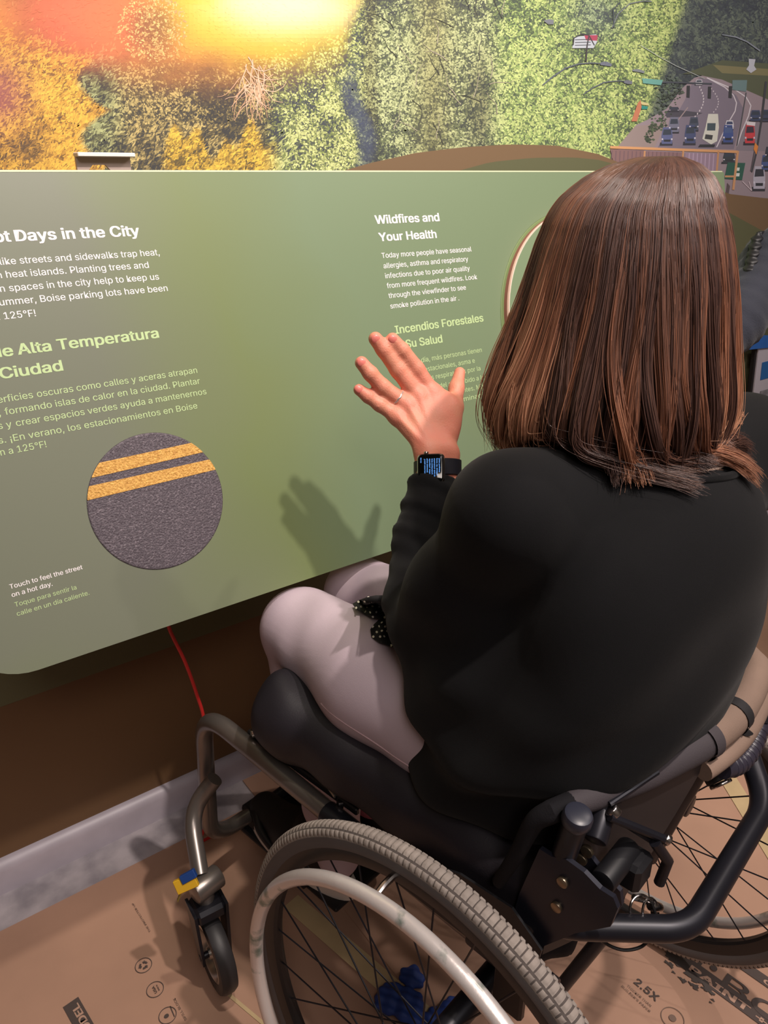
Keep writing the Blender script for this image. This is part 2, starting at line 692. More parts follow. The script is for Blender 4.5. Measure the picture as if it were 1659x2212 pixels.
tag(m1.build('floor_print', mat('print_ink_mid', (96, 80, 74), .7), smooth=False), 'tall dark block lettering at the lower left corner of the floor paper', 'print')

# print on the right sheet
m1 = MB()
ZR = 0.0046
floor_text(m1, '2.5X', (1369, 2123), (1416, 2163), 0.026, 0.02, ZR)
tag(m1.build('floor_print', M_ink, smooth=False), 'dark printed number 2.5X on the floor paper right of the near wheel', 'print')
m1 = MB()
floor_text(m1, 'THICKER THAN', (1354, 2130), (1405, 2175), 0.0080, 0.01, ZR)
floor_text(m1, "BUILDER'S PAPER", (1342, 2131), (1403, 2187), 0.0080, 0.01, ZR)
c = on_z(1453, 2199, ZR)
ringmesh(m1, c, 0.0185, 0.0012, np.array([1., 0, 0]), np.array([0, 1., 0]))
m1.add([c + 0.006 * np.array([math.cos(t), math.sin(t), 0]) for t in np.linspace(0, 5.5, 12)], [tuple(range(12))])
tag(m1.build('floor_print', M_ink2, smooth=False), 'two faded lines of small print and a round symbol under the number 2.5X', 'print')
m1 = MB()
a, b = on_z(1486, 2099, ZR), on_z(1640, 2212, ZR)
dr = (b - a) / np.linalg.norm(b - a)
sd = np.array([-dr[1], dr[0], 0])
m1.add([a - dr * .03, a + dr * .34, a + dr * .34 + sd * .027, a + sd * .027 - dr * .03], [(0, 1, 2, 3)])
pband = tag(m1.build('floor_print', M_ink, smooth=False), 'dark printed band reading PAINT + REMODEL on the right floor paper', 'print')
m2 = MB()
write(m2, 'PAINT + REMODEL', a + sd * .0045 + UP * .0004, dr, sd, 0.30, 0.0235, 0.03)
m2.build('lettering', mat('print_pale', (182, 146, 126), 0.7), pband, smooth=False)
m1 = MB()
bb0 = on_z(1556, 2129, ZR)
bb0 = bb0 + UP * .0006
write(m1, 'BOARD', bb0, dr, sd, 0.26, 0.060, 0.011)
write(m1, 'RAM', bb0 - dr * .155, dr, sd, 0.115, 0.060, 0.011)
m1.add([bb0 - dr * .022 + sd * .022 + .006 * (math.cos(t) * dr + math.sin(t) * sd) for t in np.linspace(0, 5.8, 12)], [tuple(range(12))])
tag(m1.build('floor_print', M_ink, smooth=False), 'tall dark block lettering RAM BOARD on the floor paper below the far wheel', 'print')
m1 = MB()
c0 = on_z(1590, 2086, ZR)
m1.add([c0, c0 + dr * .08, c0 + dr * .08 + sd * .02, c0 + sd * .02], [(0, 1, 2, 3)])
pb = tag(m1.build('floor_print', M_ink, smooth=False), 'small dark printed tab reading CO above the block lettering by the far wheel', 'print')
m2 = MB()
write(m2, 'CO', c0 + dr * .045 + sd * .004 + UP * .0004, dr, sd, 0.026, 0.016, 0.03)
m2.build('lettering', mat('print_pale', (182, 146, 126), 0.7), pb, smooth=False)
# dark smear of paint
m1 = MB()
r0 = np.random.default_rng(3)
for (x, y, s_) in [(1450, 2062, .016), (1465, 2075, .02), (1480, 2085, .022), (1492, 2098, .022), (1505, 2110, .02), (1520, 2122, .016), (1530, 2138, .012),
                   (1447, 2083, .009), (1475, 2117, .008), (1500, 2130, .010), (1540, 2160, .004), (1455, 2100, .004), (1535, 2165, .003), (1440, 2078, .005)]:
    c = on_z(x, y, ZR + 0.0003 + 0.00001 * x / 100)
    ph = r0.random(5) * 6
    T = np.linspace(0, 2 * math.pi, 26, endpoint=False)
    rr = s_ * (0.62 + 0.2 * np.sin(3 * T + ph[0]) + .14 * np.sin(7 * T + ph[1]) + .1 * np.sin(11 * T + ph[2]))
    m1.add([c + q * (math.cos(t) * dr * 1.3 + math.sin(t) * sd * .7) for t, q in zip(T, rr)] + [c], [(i, (i + 1) % 26, 26) for i in range(26)])
tag(m1.build('paint_smear', mat('dark_smear', (72, 64, 60), 0.6), smooth=False), 'ragged dark smear across the printed floor paper by the far wheel', 'stain')

# crumpled blue tape
v, f = surf_nets(lambda X: np.minimum(np.minimum(
    ellip(X, np.array([*on_z(890, 2120)[:2], .010]), (.020, .022, .010)),
    ellip(X, np.array([*on_z(845, 2165)[:2], .010]), (.030, .026, .010))),
    smin(ellip(X, np.array([*on_z(880, 2180)[:2], .010]), (.028, .034, .011)), ellip(X, np.array([*on_z(950, 2200)[:2], .008]), (.05, .016, .009)), .01))
    + .0025 * np.sin(X[..., 0] * 260) * np.sin(X[..., 1] * 230 + X[..., 0] * 90), (.45, .53, .0), (.72, .76, .03), .002)
v[:, 2] = np.maximum(v[:, 2], .0035)
tag(mesh('blue_tape_scrap', v, f, mat('blue_painter_tape', (38, 66, 140), 0.6, var=.1, vscale=30)), 'crumpled scrap of dark blue tape on the floor behind the near wheel spokes', 'tape')


# ================================================================== MURAL
def build_mural():
    mat_m = vcol_mat('mural_photo_print', 0.5)
    P, Fq, Cc = [], [], []
    cnt = [0]
    stk = [0.0]

    def addq(V, n, C):
        """V (m,n,3) polygons with n corners, C (m,3)"""
        m = len(V)
        P.append(V.reshape(-1, 3))
        Fq.append((np.arange(m * n).reshape(m, n) + cnt[0], n))
        cnt[0] += m * n
        Cc.append(np.repeat(C, n, 0))

    def wpt(x, y, off):
        x, y, off = np.broadcast_arrays(np.asarray(x, float), np.asarray(y, float), np.asarray(off, float))
        r = ((x - W_PX / 2) / FOC)[..., None] * C_R - ((y - H_PX / 2) / FOC)[..., None] * C_U + C_F
        t = (WALL_Y - off) / r[..., 1]
        return CAM + r * t[..., None]

    def ss(a, b, x):
        t = np.clip((x - a) / (b - a), 0, 1)
        return t * t * (3 - 2 * t)

    def flame(x, y):
        """colour and strength of the printed flames and the painted hotspot"""
        n = (fbm(x / 90, y / 60, 11) - .5)
        hotspot = np.exp(-(((x - 615) / (125 + 60 * n)) ** 2 + ((y - 5) / 52) ** 2) ** 1.2)  # a lamp's white reflection painted into the flames
        yel = np.exp(-(((x - 600) / 225) ** 2 + ((y + 5 - 40 * n) / 112) ** 2) ** 1.8)
        org = np.exp(-(((x - 430 + 50 * n) / 290) ** 2 + ((y - 40 - 60 * n) / 125) ** 2) ** 1.7)
        red = np.exp(-(((x - 200) / 150) ** 2 + ((y - 30) / 90) ** 2) ** 1.5)
        left = np.exp(-(((x + 10) / 90) ** 2 + ((y - 30) / 90) ** 2)) * .8
        mag = np.exp(-(((x + 10) / 75) ** 2 + ((y - 205) / 75) ** 2) ** 1.2) * .7
        a = 1 - (1 - hotspot) * (1 - yel) * (1 - org * .93) * (1 - red * .97) * (1 - left) * (1 - mag)
        cut = ss(785, 740, x + 50 * n + .25 * (y - 60))
        # gap of leaves inside the flame
        hole = np.exp(-(((x - 330) / 62) ** 2 + ((y - 60) / 62) ** 2) ** 1.4)
        a = a * cut * (1 - .62 * hole)
        w = np.stack([hotspot * 7, yel * 4.0, org * .9, red * 1.6, left, mag * 1.4], -1) + 1e-6
        cols = np.array([lin((255, 255, 246)), lin((255, 226, 52)), lin((250, 160, 70)), lin((246, 104, 76)), lin((226, 140, 56)), lin((176, 92, 96))])
        c = (w[..., None] * cols).sum(-2) / w.sum(-1)[..., None]
        return c, a[..., None]

    def zone(x, y):
        """palettes: dark, mid, light and how much of the leaves is light"""
        n1 = fbm(x / 55, y / 55, 21)
        n2 = fbm(x / 140 + 5, y / 140, 31)
        D = np.stack([np.full_like(x, v) for v in lin((44, 44, 40))], -1)
        M_ = np.stack([np.full_like(x, v) for v in lin((104, 104, 62))], -1)
        Lt = np.stack([np.full_like(x, v) for v in lin((170, 176, 120))], -1)
        den = .45 + 0 * x

        def setz(w, d, m, l, de):
            nonlocal D, M_, Lt, den
            w3 = w[..., None]
            D = D * (1 - w3) + np.array(lin(d)) * w3
            M_ = M_ * (1 - w3) + np.array(lin(m)) * w3
            Lt = Lt * (1 - w3) + np.array(lin(l)) * w3
            den = den * (1 - w) + de * w

        # brown olive thicket under the flames
        setz(ss(220, 300, x) * ss(640, 540, x), (48, 44, 44), (106, 92, 52), (196, 174, 108), .42)
        # golden bush at the left and along the panel edge
        edge = 235 - 60 * np.abs(np.sin(y / 38)) - .25 * np.maximum(0, 200 - y)
        gold = ss(edge + 12, edge - 12, x) * ss(80, 150, y + .4 * (x - 100) * -1 + 40)
        setz(gold, (104, 72, 30), (196, 142, 42), (240, 186, 62), .75)
        top2 = 300 + 26 * np.sin(x / 23) + 20 * np.sin(x / 9 + 1)
        gold2 = ss(340, 370, x) * ss(625, 590, x) * ss(top2 - 6, top2 + 14, y)
        setz(gold2, (96, 78, 30), (190, 150, 44), (236, 196, 66), .7)
        dk = ss(0, 60, 60 - np.hypot((x - 60) / 1.6, (y - 320)))
        setz(dk * .75, (84, 62, 34), (128, 92, 40), (170, 124, 50), .35)
        # bright shrub, dark blue gap
        setz(ss(560, 620, x) * ss(800, 770, x), (58, 62, 74), (136, 150, 76), (214, 222, 146), .58)
        gap = np.exp(-(((x - 775 - 20 * np.sin(y / 40)) / 24) ** 2 + ((y - 270) / 120) ** 2) ** 2)
        setz(gap * .92, (66, 74, 100), (78, 88, 104), (112, 124, 120), .18)
        # grey green middle
        setz(ss(800, 830, x), (58, 62, 58), (118, 130, 84), (196, 206, 150), .5)
        setz(np.exp(-((x - 935) / 42) ** 2) * .8, (84, 84, 56), (132, 132, 84), (168, 166, 110), .5)
        setz(np.exp(-(((x - 1035) / 34) ** 2 + ((y - 230) / 110) ** 2) ** 1.5) * .85, (54, 58, 50), (84, 88, 62), (140, 140, 96), .28)
        # bright green tree
        setz(ss(1040, 1110, x), (70, 84, 62), (142, 170, 92), (196, 214, 132), .68)
        setz(np.exp(-(((x - 1290) / 60) ** 2 + ((y - 30) / 60) ** 2)) * .8, (66, 74, 84), (104, 120, 104), (150, 170, 140), .4)
        # dark conifers at the right
        bx = 1480 - .32 * y
        setz(ss(bx - 14, bx + 14, x), (48, 54, 66), (64, 74, 76), (96, 108, 96), .3)
        n3 = fbm(x / 17, y / 17, 41, 2)
        k = n1 * 1.0 + n2 * .6 + n3 * .8 - .70
        return D, M_, Lt, den, k

    # base layer, a regular grid of small cells
    xs = np.arange(-500, 2200, 9.0)
    ys = np.arange(-620, 470, 9.0)
    X, Y = np.meshgrid(xs, ys, indexing='ij')
    cx, cy = X[:-1, :-1] + 4.5, Y[:-1, :-1] + 4.5
    D, M_, Lt, den, k = zone(cx, cy)
    c = D * (1 - .35 * k[..., None]) + M_ * .35 * k[..., None]
    fc, fa = flame(cx, cy)
    c = c * (1 - fa) + fc * fa
    Z4 = np.stack([wpt(X[:-1, :-1], Y[:-1, :-1], .0012), wpt(X[1:, :-1], Y[1:, :-1], .0012), wpt(X[1:, 1:], Y[1:, 1:], .0012), wpt(X[:-1, 1:], Y[:-1, 1:], .0012)], -2)
    keep = (Z4[..., 2].min(-1) > 1.14) & (Z4[..., 2].max(-1) < 2.88)
    addq(Z4[keep], 4, c[keep])
    # leaves
    N = 150000
    x = rng.uniform(-260, 1800, N)
    y = rng.uniform(-170, 400, N)
    D, M_, Lt, den, k = zone(x, y)
    r = rng.random(N)
    lum = np.clip((k * 1.25 - .1 + (r - .5) * 1.15) + (den - .5) * .9, 0, 1)[:, None]
    c = np.where(lum < .5, D + (M_ - D) * lum * 2, M_ + (Lt - M_) * (lum - .5) * 2.3)
    c = c * (0.8 + .4 * rng.random((N, 1)))
    fc, fa = flame(x, y)
    spark = (rng.random(N) < .35) * (np.hypot(x - 330, y - 60) < 75)
    c = c * (1 - fa) + fc * fa
    c = np.where(spark[:, None] & (rng.random((N, 1)) < .8), np.array(lin((252, 196, 120))) * (0.6 + .6 * rng.random((N, 1))), c)
    soft = np.clip(fa[:, 0] * 1.25, 0, 1)
    keep = (rng.random(N) > soft * .9) | spark
    keep &= ~((x > 1500) & (y > 145))
    x, y, c = x[keep], y[keep], c[keep]
    # coarser leaves where the print runs on beyond the picture
    N2 = 46000
    x2, y2 = rng.uniform(-480, 2180, N2), rng.uniform(-600, 400, N2)
    out_ = (y2 < -165) | (x2 < -255) | ((x2 > 1795) & (y2 < 150))
    x2, y2 = x2[out_], y2[out_]
    D, M_, Lt, den, k = zone(x2, y2)
    lum = np.clip((k * 1.25 - .1 + (rng.random(len(x2)) - .5) * 1.15) + (den - .5) * .9, 0, 1)[:, None]
    c2 = np.where(lum < .5, D + (M_ - D) * lum * 2, M_ + (Lt - M_) * (lum - .5) * 2.3)
    x, y, c = np.concatenate([x, x2]), np.concatenate([y, y2]), np.concatenate([c, c2])
    n = len(x)
    grd = (x < 260) | ((x < 640) & (y > 270))
    ang = rng.uniform(0, 2 * math.pi, n)
    ang = np.where(grd, -.75 + rng.normal(0, .5, n), ang)
    ln = rng.uniform(1.7, 4.2, n) * np.where(grd, 1.8, 1.0)
    wd_ = ln * np.where(grd, .3, .52) * rng.uniform(.7, 1.3, n)
    # fewer, larger conifer strokes in the dark right part
    con = (x > 1480 - .32 * y) | (y < -165) | (x < -255)
    ln = np.where(con, ln * 1.7, ln)
    off = .0013 + .00012 * rng.random(n)
    q = []
    for (u, w_) in ((-1, 0), (-.25, -1), (.5, -.8), (1, 0), (.5, .8), (-.25, 1)):
        dx = ln * u * np.cos(ang) - wd_ * w_ * np.sin(ang)
        dy = ln * u * np.sin(ang) + wd_ * w_ * np.cos(ang)
        q.append(wpt(x + dx, y + dy, off))
    V = np.stack(q, 1)
    ok = V[..., 2].min(-1) > 1.145
    addq(V[ok], 6, c[ok])

    def poly(pts, col, off):
        pts = np.array(pts, float)
        stk[0] += 2.5e-7                        # later ink lies a hair above earlier ink
        V = wpt(pts[:, 0], pts[:, 1], off + stk[0])[None]
        addq(V, len(pts), np.array([lin(col)]))

    def line(pts, w, col, off):
        pts = np.array(pts, float)
        w = np.full(len(pts), w, float) if np.isscalar(w) else np.array(w, float)
        for i in range(len(pts) - 1):
            d = pts[i + 1] - pts[i]
            s = np.array([-d[1], d[0]]) / (np.hypot(*d) + 1e-9)
            poly([pts[i] - s * w[i] / 2, pts[i + 1] - s * w[i + 1] / 2, pts[i + 1] + s * w[i + 1] / 2, pts[i] + s * w[i] / 2], col, off)

    rr_ = np.random.default_rng(5)
    # twigs
    for i in range(46):
        x, y = 545 + rr_.normal(0, 16), 165 + rr_.normal(0, 20)
        a = rr_.uniform(.5, 2.6)
        pts = [(x, y)]
        for k in range(6):
            a += rr_.normal(0, .3)
            x, y = x + 13 * math.cos(a) * .8, y + 13 * math.sin(a)
            pts.append((x, y))
        t = rr_.random()
        line(pts, np.linspace(2.2, .8, 7), (int(220 + 30 * t), int(170 + 40 * t), int(130 + 50 * t)), .0019)
    for i in range(30):
        x, y = rr_.uniform(840, 1100), rr_.uniform(20, 330)
        a = rr_.uniform(-2.6, -.5)
        pts = [(x, y)]
        for k in range(5):
            a += rr_.normal(0, .25)
            x, y = x + 11 * math.cos(a), y + 11 * math.sin(a)
            pts.append((x, y))
        line(pts, np.linspace(1.8, .7, 6), (176, 168, 146) if i % 2 else (60, 58, 50), .0019)
    # the street
    O1 = .0021
    poly([(1330, 330), (1352, 300), (1374, 270), (1400, 258), (1440, 235), (1474, 190), (1500, 168), (1530, 160), (1660, 205), (1800, 235), (1800, 460), (1659, 460), (1570, 420), (1540, 372), (1330, 372)], (158, 142, 152), O1)
    poly([(1474, 160), (1560, 130), (1700, 140), (1800, 160), (1800, 250), (1659, 215), (1560, 172), (1500, 160)], (86, 92, 66), O1 + .00003)
    poly([(1540, 140), (1700, 152), (1700, 166), (1560, 158)], (130, 124, 84), O1 + .00006)
    # road surface
    poly([(1420, 320), (1450, 268), (1480, 215), (1495, 180), (1512, 168), (1535, 172), (1590, 205), (1606, 235), (1598, 270), (1585, 322)], (130, 120, 138), O1 + .00009)
    poly([(1330, 322), (1372, 272), (1420, 268), (1440, 262), (1412, 322)], (160, 142, 140), O1 + .00009)
    line([(1430, 314), (1463, 262), (1486, 232)], 2, (170, 150, 152), O1 + .00015)
    poly([(1590, 320), (1606, 280), (1620, 240), (1659, 240), (1800, 250), (1800, 330), (1590, 325)], (140, 130, 142), O1 + .00012)
    line([(1527, 168), (1565, 188), (1584, 205), (1591, 222), (1588, 240), (1575, 262), (1560, 292), (1548, 318)], 2.2, (224, 218, 228), O1 + .00015)
    line([(1527, 168), (1590, 195), (1612, 210), (1622, 228), (1617, 250), (1602, 285), (1592, 316)], 2.2, (226, 222, 232), O1 + .00015)
    for i in range(11):
        t = i / 10
        x = 1512 + 14 * math.sin(t * 3.0) - t * 12
        line([(x, 186 + t * 64), (x - .8, 190 + t * 64)], 2.2, (220, 214, 222), O1 + .00015)
        x = 1537 + 22 * math.sin(t * 2.6) - t * 12
        line([(x, 190 + t * 56), (x - .6, 193 + t * 56)], 2.0, (214, 208, 218), O1 + .00015)
    poly([(1436, 240), (1470, 238), (1518, 244), (1500, 251), (1440, 254)], (74, 70, 84), O1 + .00013)
    # trees and bushes along the street
    for (x, y, r_, c_) in [(1460, 200, 16, (62, 72, 60)), (1440, 228, 22, (58, 70, 52)), (1425, 262, 18, (64, 80, 56)), (1403, 296, 11, (52, 64, 44)), (1412, 278, 10, (60, 72, 50)), (1452, 176, 14, (66, 78, 70)), (1432, 196, 16, (70, 84, 66))]:
        for q in range(34):
            aa = rr_.uniform(0, 6.28)
            d = r_ * math.sqrt(rr_.random())
            cx_, cy_ = x + d * math.cos(aa), y + 1.1 * d * math.sin(aa)
            s = rr_.uniform(2, 4.2)
            k = rr_.uniform(.6, 1.5)
            poly([(cx_ - s, cy_), (cx_, cy_ - s * .7), (cx_ + s, cy_), (cx_, cy_ + s * .7)], tuple(min(255, int(v * k)) for v in c_), O1 + .00018 + .0001 * rr_.random())
    # building corner with orange brick
    poly([(1364, 262), (1378, 222), (1384, 216), (1386, 232), (1376, 262)], (206, 128, 92), O1 + .0003)
    poly([(1386, 228), (1400, 230), (1398, 236), (1386, 236)], (40, 150, 140), O1 + .00034)
    poly([(1384, 220), (1400, 222), (1402, 228), (1386, 226)], (220, 210, 150), O1 + .00034)

    def car(x, y, w, h, body, glass=(52, 60, 78), back=False):
        o = O1 + .00036
        poly([(x - w * .62, y + h * .36), (x + w * .5, y + h * .36), (x + w * .48, y + h * .54), (x - w * .66, y + h * .54)], (44, 40, 52), o)
        poly([(x - w * .36, y - h * .5), (x + w * .40, y - h * .5), (x + w * .5, y - h * .05), (x + w * .46, y + h * .44), (x - w * .48, y + h * .44), (x - w * .5, y - h * .0)], body, o + .00002)
        poly([(x - w * .30, y - h * .38), (x + w * .34, y - h * .38), (x + w * .40, y - h * .08), (x - w * .40, y - h * .06)], glass, o + .00004)
        poly([(x - w * .30, y + h * .20), (x + w * .32, y + h * .20), (x + w * .30, y + h * .32), (x - w * .30, y + h * .32)], (38, 38, 48), o + .00004)
        for s in (-1, 1):
            poly([(x + s * w * .42 - 1.6, y + h * .13), (x + s * w * .42 + 1.6, y + h * .13), (x + s * w * .42 + 1.6, y + h * .22), (x + s * w * .42 - 1.6, y + h * .22)], (222, 220, 236), o + .00006)

    car(1456, 270, 22, 34, (120, 122, 146))
    car(1441, 294, 24, 38, (96, 104, 152))
    car(1499, 268, 20, 30, (70, 78, 100))
    car(1491, 291, 24, 42, (70, 80, 124))
    # white van
    o = O1 + .00038
    poly([(1512, 312), (1545, 312), (1543, 318), (1508, 318)], (40, 38, 46), o)
    poly([(1530, 246), (1551, 246), (1553, 275), (1549, 305), (1536, 312), (1517, 300), (1524, 275)], (222, 224, 214), o + .00002)
    poly([(1528, 266), (1546, 266), (1545, 282), (1527, 282)], (66, 84, 94), o + .00004)
    poly([(1524, 290), (1540, 292), (1538, 302), (1522, 300)], (60, 60, 62), o + .00004)
    car(1576, 270, 18, 20, (226, 226, 234), (60, 70, 110))
    car(1573, 290, 22, 40, (60, 82, 150), (76, 98, 150))
    car(1620, 290, 22, 44, (214, 60, 70), (60, 40, 60))
    poly([(1612, 262), (1632, 264), (1631, 272), (1613, 270)], (232, 226, 232), o + .00008)
    car(1632, 250, 22, 24, (60, 72, 110))
    car(1654, 250, 20, 26, (64, 70, 100))
    car(1510, 178, 15, 12, (206, 206, 216))
    car(1456, 236, 22, 10, (60, 58, 74))
    car(1640, 385, 26, 52, (190, 188, 206), (46, 46, 60))
    car(1575, 340, 26, 26, (52, 56, 66))
    car(1655, 352, 20, 34, (70, 90, 150))
    car(1662, 330, 18, 26, (52, 52, 68))
    # street lamps, mast arm and signals
    G1 = (92, 100, 112)
    o = O1 + .0006
    line([(1172, 184), (1195, 165), (1222, 147), (1250, 138), (1275, 136), (1300, 137)], [2.6, 3, 3, 2.6, 2.6, 2.4], G1, o)
    line([(1297, 138), (1308, 137), (1321, 141)], [5, 10, 6], (110, 116, 134), o)
    line([(1260, 204), (1280, 190), (1305, 178), (1330, 175), (1352, 175)], [1.6, 2.4, 2.4, 2.4, 2], G1, o)
    line([(1348, 177), (1356, 177), (1366, 179)], [5, 9, 6], (112, 116, 130), o)
    line([(1322, 60), (1335, 30), (1360, 8), (1390, 2), (1408, 3)], 2.2, (120, 128, 136), o)
    line([(1326, 58), (1325, 20), (1340, 4)], 2.2, (70, 78, 88), o)
    line([(1176, 45), (1186, 47), (1196, 48)], [3, 12, 9], (120, 124, 134), o)
    line([(1366, 152), (1378, 152), (1392, 156)], [3, 7, 5], (130, 138, 144), o)
    line([(1560, 75), (1590, 80), (1614, 90), (1642, 110)], [2, 3, 3, 3], (136, 144, 158), o)
    line([(1384, 98), (1420, 120), (1460, 142), (1522, 170)], 1.4, (178, 186, 186), o)
    line([(1392, 177), (1450, 178), (1538, 181)], [4.5, 3.6, 3.2], (66, 70, 82), o)
    poly([(1387, 169), (1432, 173), (1428, 184), (1389, 180)], (112, 178, 168), o + .00002)
    for (x, y) in ((1487, 185), (1533, 187), (1578, 186)):
        poly([(x - 3.2, y), (x + 3.6, y), (x + 2.6, y + 26), (x - 4.2, y + 25)], (44, 42, 48), o + .00004)
    poly([(1582, 173), (1614, 173), (1612, 198), (1582, 194)], (108, 136, 140), o)
    line([(1612, 200), (1602, 260), (1592, 315)], 2.2, (76, 78, 86), o)
    line([(1655, 176), (1645, 260), (1634, 330), (1624, 372)], [5, 4.4, 3.8, 3], (58, 58, 66), o)
    poly([(1617, 127), (1632, 128), (1629, 142), (1634, 150), (1622, 158), (1612, 150), (1618, 141)], (196, 200, 214), o)
    # sign gantry, hoop with red and white sign
    poly([(1240, 80), (1288, 74), (1290, 90), (1282, 104), (1236, 104)], (196, 204, 216), o)
    poly([(1262, 76), (1291, 76), (1290, 88), (1266, 87)], (176, 60, 90), o + .00002)
    line([(1238, 98), (1240, 82), (1256, 74), (1272, 76), (1284, 98)], 2.4, (50, 46, 50), o + .00004)
    line([(1272, 78), (1268, 100), (1266, 132)], [2.6, 3.2, 3.6], (58, 48, 56), o + .00004)
    for k in range(3):
        line([(1242, 86 + 6 * k), (1276, 85 + 6 * k)], 1.6, (60, 60, 70), o + .00006)
    # orange fence with corrugated screens
    o = O1 + .0008
    poly([(1318, 322), (1392, 325), (1390, 372), (1330, 372)], (140, 104, 104), o)
    poly([(1396, 326), (1472, 329), (1470, 372), (1394, 372)], (142, 108, 112), o)
    poly([(1480, 330), (1550, 332), (1546, 372), (1476, 372)], (158, 134, 156), o)
    for k in range(26):
        x = 1322 + k * 8.8
        if not (1388 < x < 1398 or 1468 < x < 1482 or x > 1546):
            line([(x, 325 + (x - 1320) * .032), (x - 2.5, 372)], 2.2, (118, 88, 96) if x < 1475 else (188, 164, 190), o + .00002)
    line([(1318, 318), (1595, 328)], 5.5, (226, 166, 112), o + .00006)
    for x in (1393, 1476, 1552):
        line([(x, 326), (x - 4, 374)], 4, (206, 150, 104), o + .00006)
    line([(1594, 326), (1584, 410)], 5, (214, 158, 112), o + .00008)
    line([(1566, 381), (1588, 381)], 4, (214, 158, 112), o + .00008)
    poly([(1572, 351), (1610, 352), (1603, 389), (1565, 386)], (32, 92, 76), o + .00004)
    for k in range(2):
        poly([(1590, 362 + 12 * k), (1598, 362 + 12 * k), (1597, 369 + 12 * k), (1589, 369 + 12 * k)], (226, 236, 232), o + .00006)
    line([(1632, 316), (1622, 370)], 2.4, (90, 80, 88), o)
    poly([(1631, 308), (1638, 316), (1634, 334), (1628, 322)], (236, 146, 60), o + .00006)
    line([(1604, 392), (1624, 412), (1618, 392)], 2, (216, 200, 210), o)
    poly([(1571, 395), (1577, 402), (1574, 420), (1568, 418)], (92, 74, 78), o)
    # brown and green printed waves at the foot of the photograph
    def wave(fx, col, off, xa=-600, xb=2300, zb=.50):
        xs = np.arange(xa, xb, 22.0)
        top = np.array([fx(v) for v in xs])
        for i in range(len(xs) - 1):
            A = wpt(np.array([xs[i], xs[i + 1]]), np.array([top[i], top[i + 1]]), off)
            B = A.copy()
            B[:, 2] = zb
            addq(np.array([[A[0], A[1], B[1], B[0]]]), 4, np.array([lin(col)]))

    bz = np.array([(-600, 470), (0, 440), (500, 410), (730, 372), (800, 352), (900, 330), (1000, 318), (1100, 312), (1200, 314), (1290, 332), (1340, 352),
                   (1420, 372), (1520, 398), (1575, 419), (1659, 429), (1800, 432), (2300, 420)], float)
    wave(lambda v: np.interp(v, bz[:, 0], bz[:, 1]), (124, 94, 58), .0032)
    gz = np.array([(-600, 560), (0, 520), (600, 450), (900, 388), (980, 372), (1060, 350), (1150, 341), (1240, 340), (1300, 346), (1400, 380), (1500, 430), (1580, 462), (1659, 505), (1900, 560), (2300, 560)], float)
    wave(lambda v: np.interp(v, gz[:, 0], gz[:, 1]), (94, 94, 54), .0034, zb=.40)
    V = np.concatenate(P)
    C = np.concatenate(Cc)
    C = C * .93 + np.array([.045, .05, .052])      # pale haze painted over all the print's colours
    me = bpy.data.meshes.new('mural_print')
    loops = np.concatenate([f[0].ravel() for f in Fq])
    tot = np.concatenate([np.full(len(f[0]), f[1]) for f in Fq])
    st = np.concatenate([[0], np.cumsum(tot)[:-1]])
    me.vertices.add(len(V))
    me.vertices.foreach_set('co', V.astype(np.float32).ravel())
    me.loops.add(len(loops))
    me.loops.foreach_set('vertex_index', loops.astype(np.int32))
    me.polygons.add(len(tot))
    me.polygons.foreach_set('loop_start', st.astype(np.int32))
    me.polygons.foreach_set('loop_total', tot.astype(np.int32))
    me.update(calc_edges=True)
    at_ = me.color_attributes.new('Col', 'FLOAT_COLOR', 'POINT')
    at_.data.foreach_set('color', np.concatenate([np.clip(C, 0, 1), np.ones((len(C), 1))], 1).astype(np.float32).ravel())
    me.materials.append(mat_m)
    o = bpy.data.objects.new('mural_print', me)
    COL.objects.link(o)
    attach(o, wall)
    return o


mural = build_mural()

# ================================================================== EXHIBIT PANEL
PL, PRX, PLX = 0.6236, 1.825, 0.045


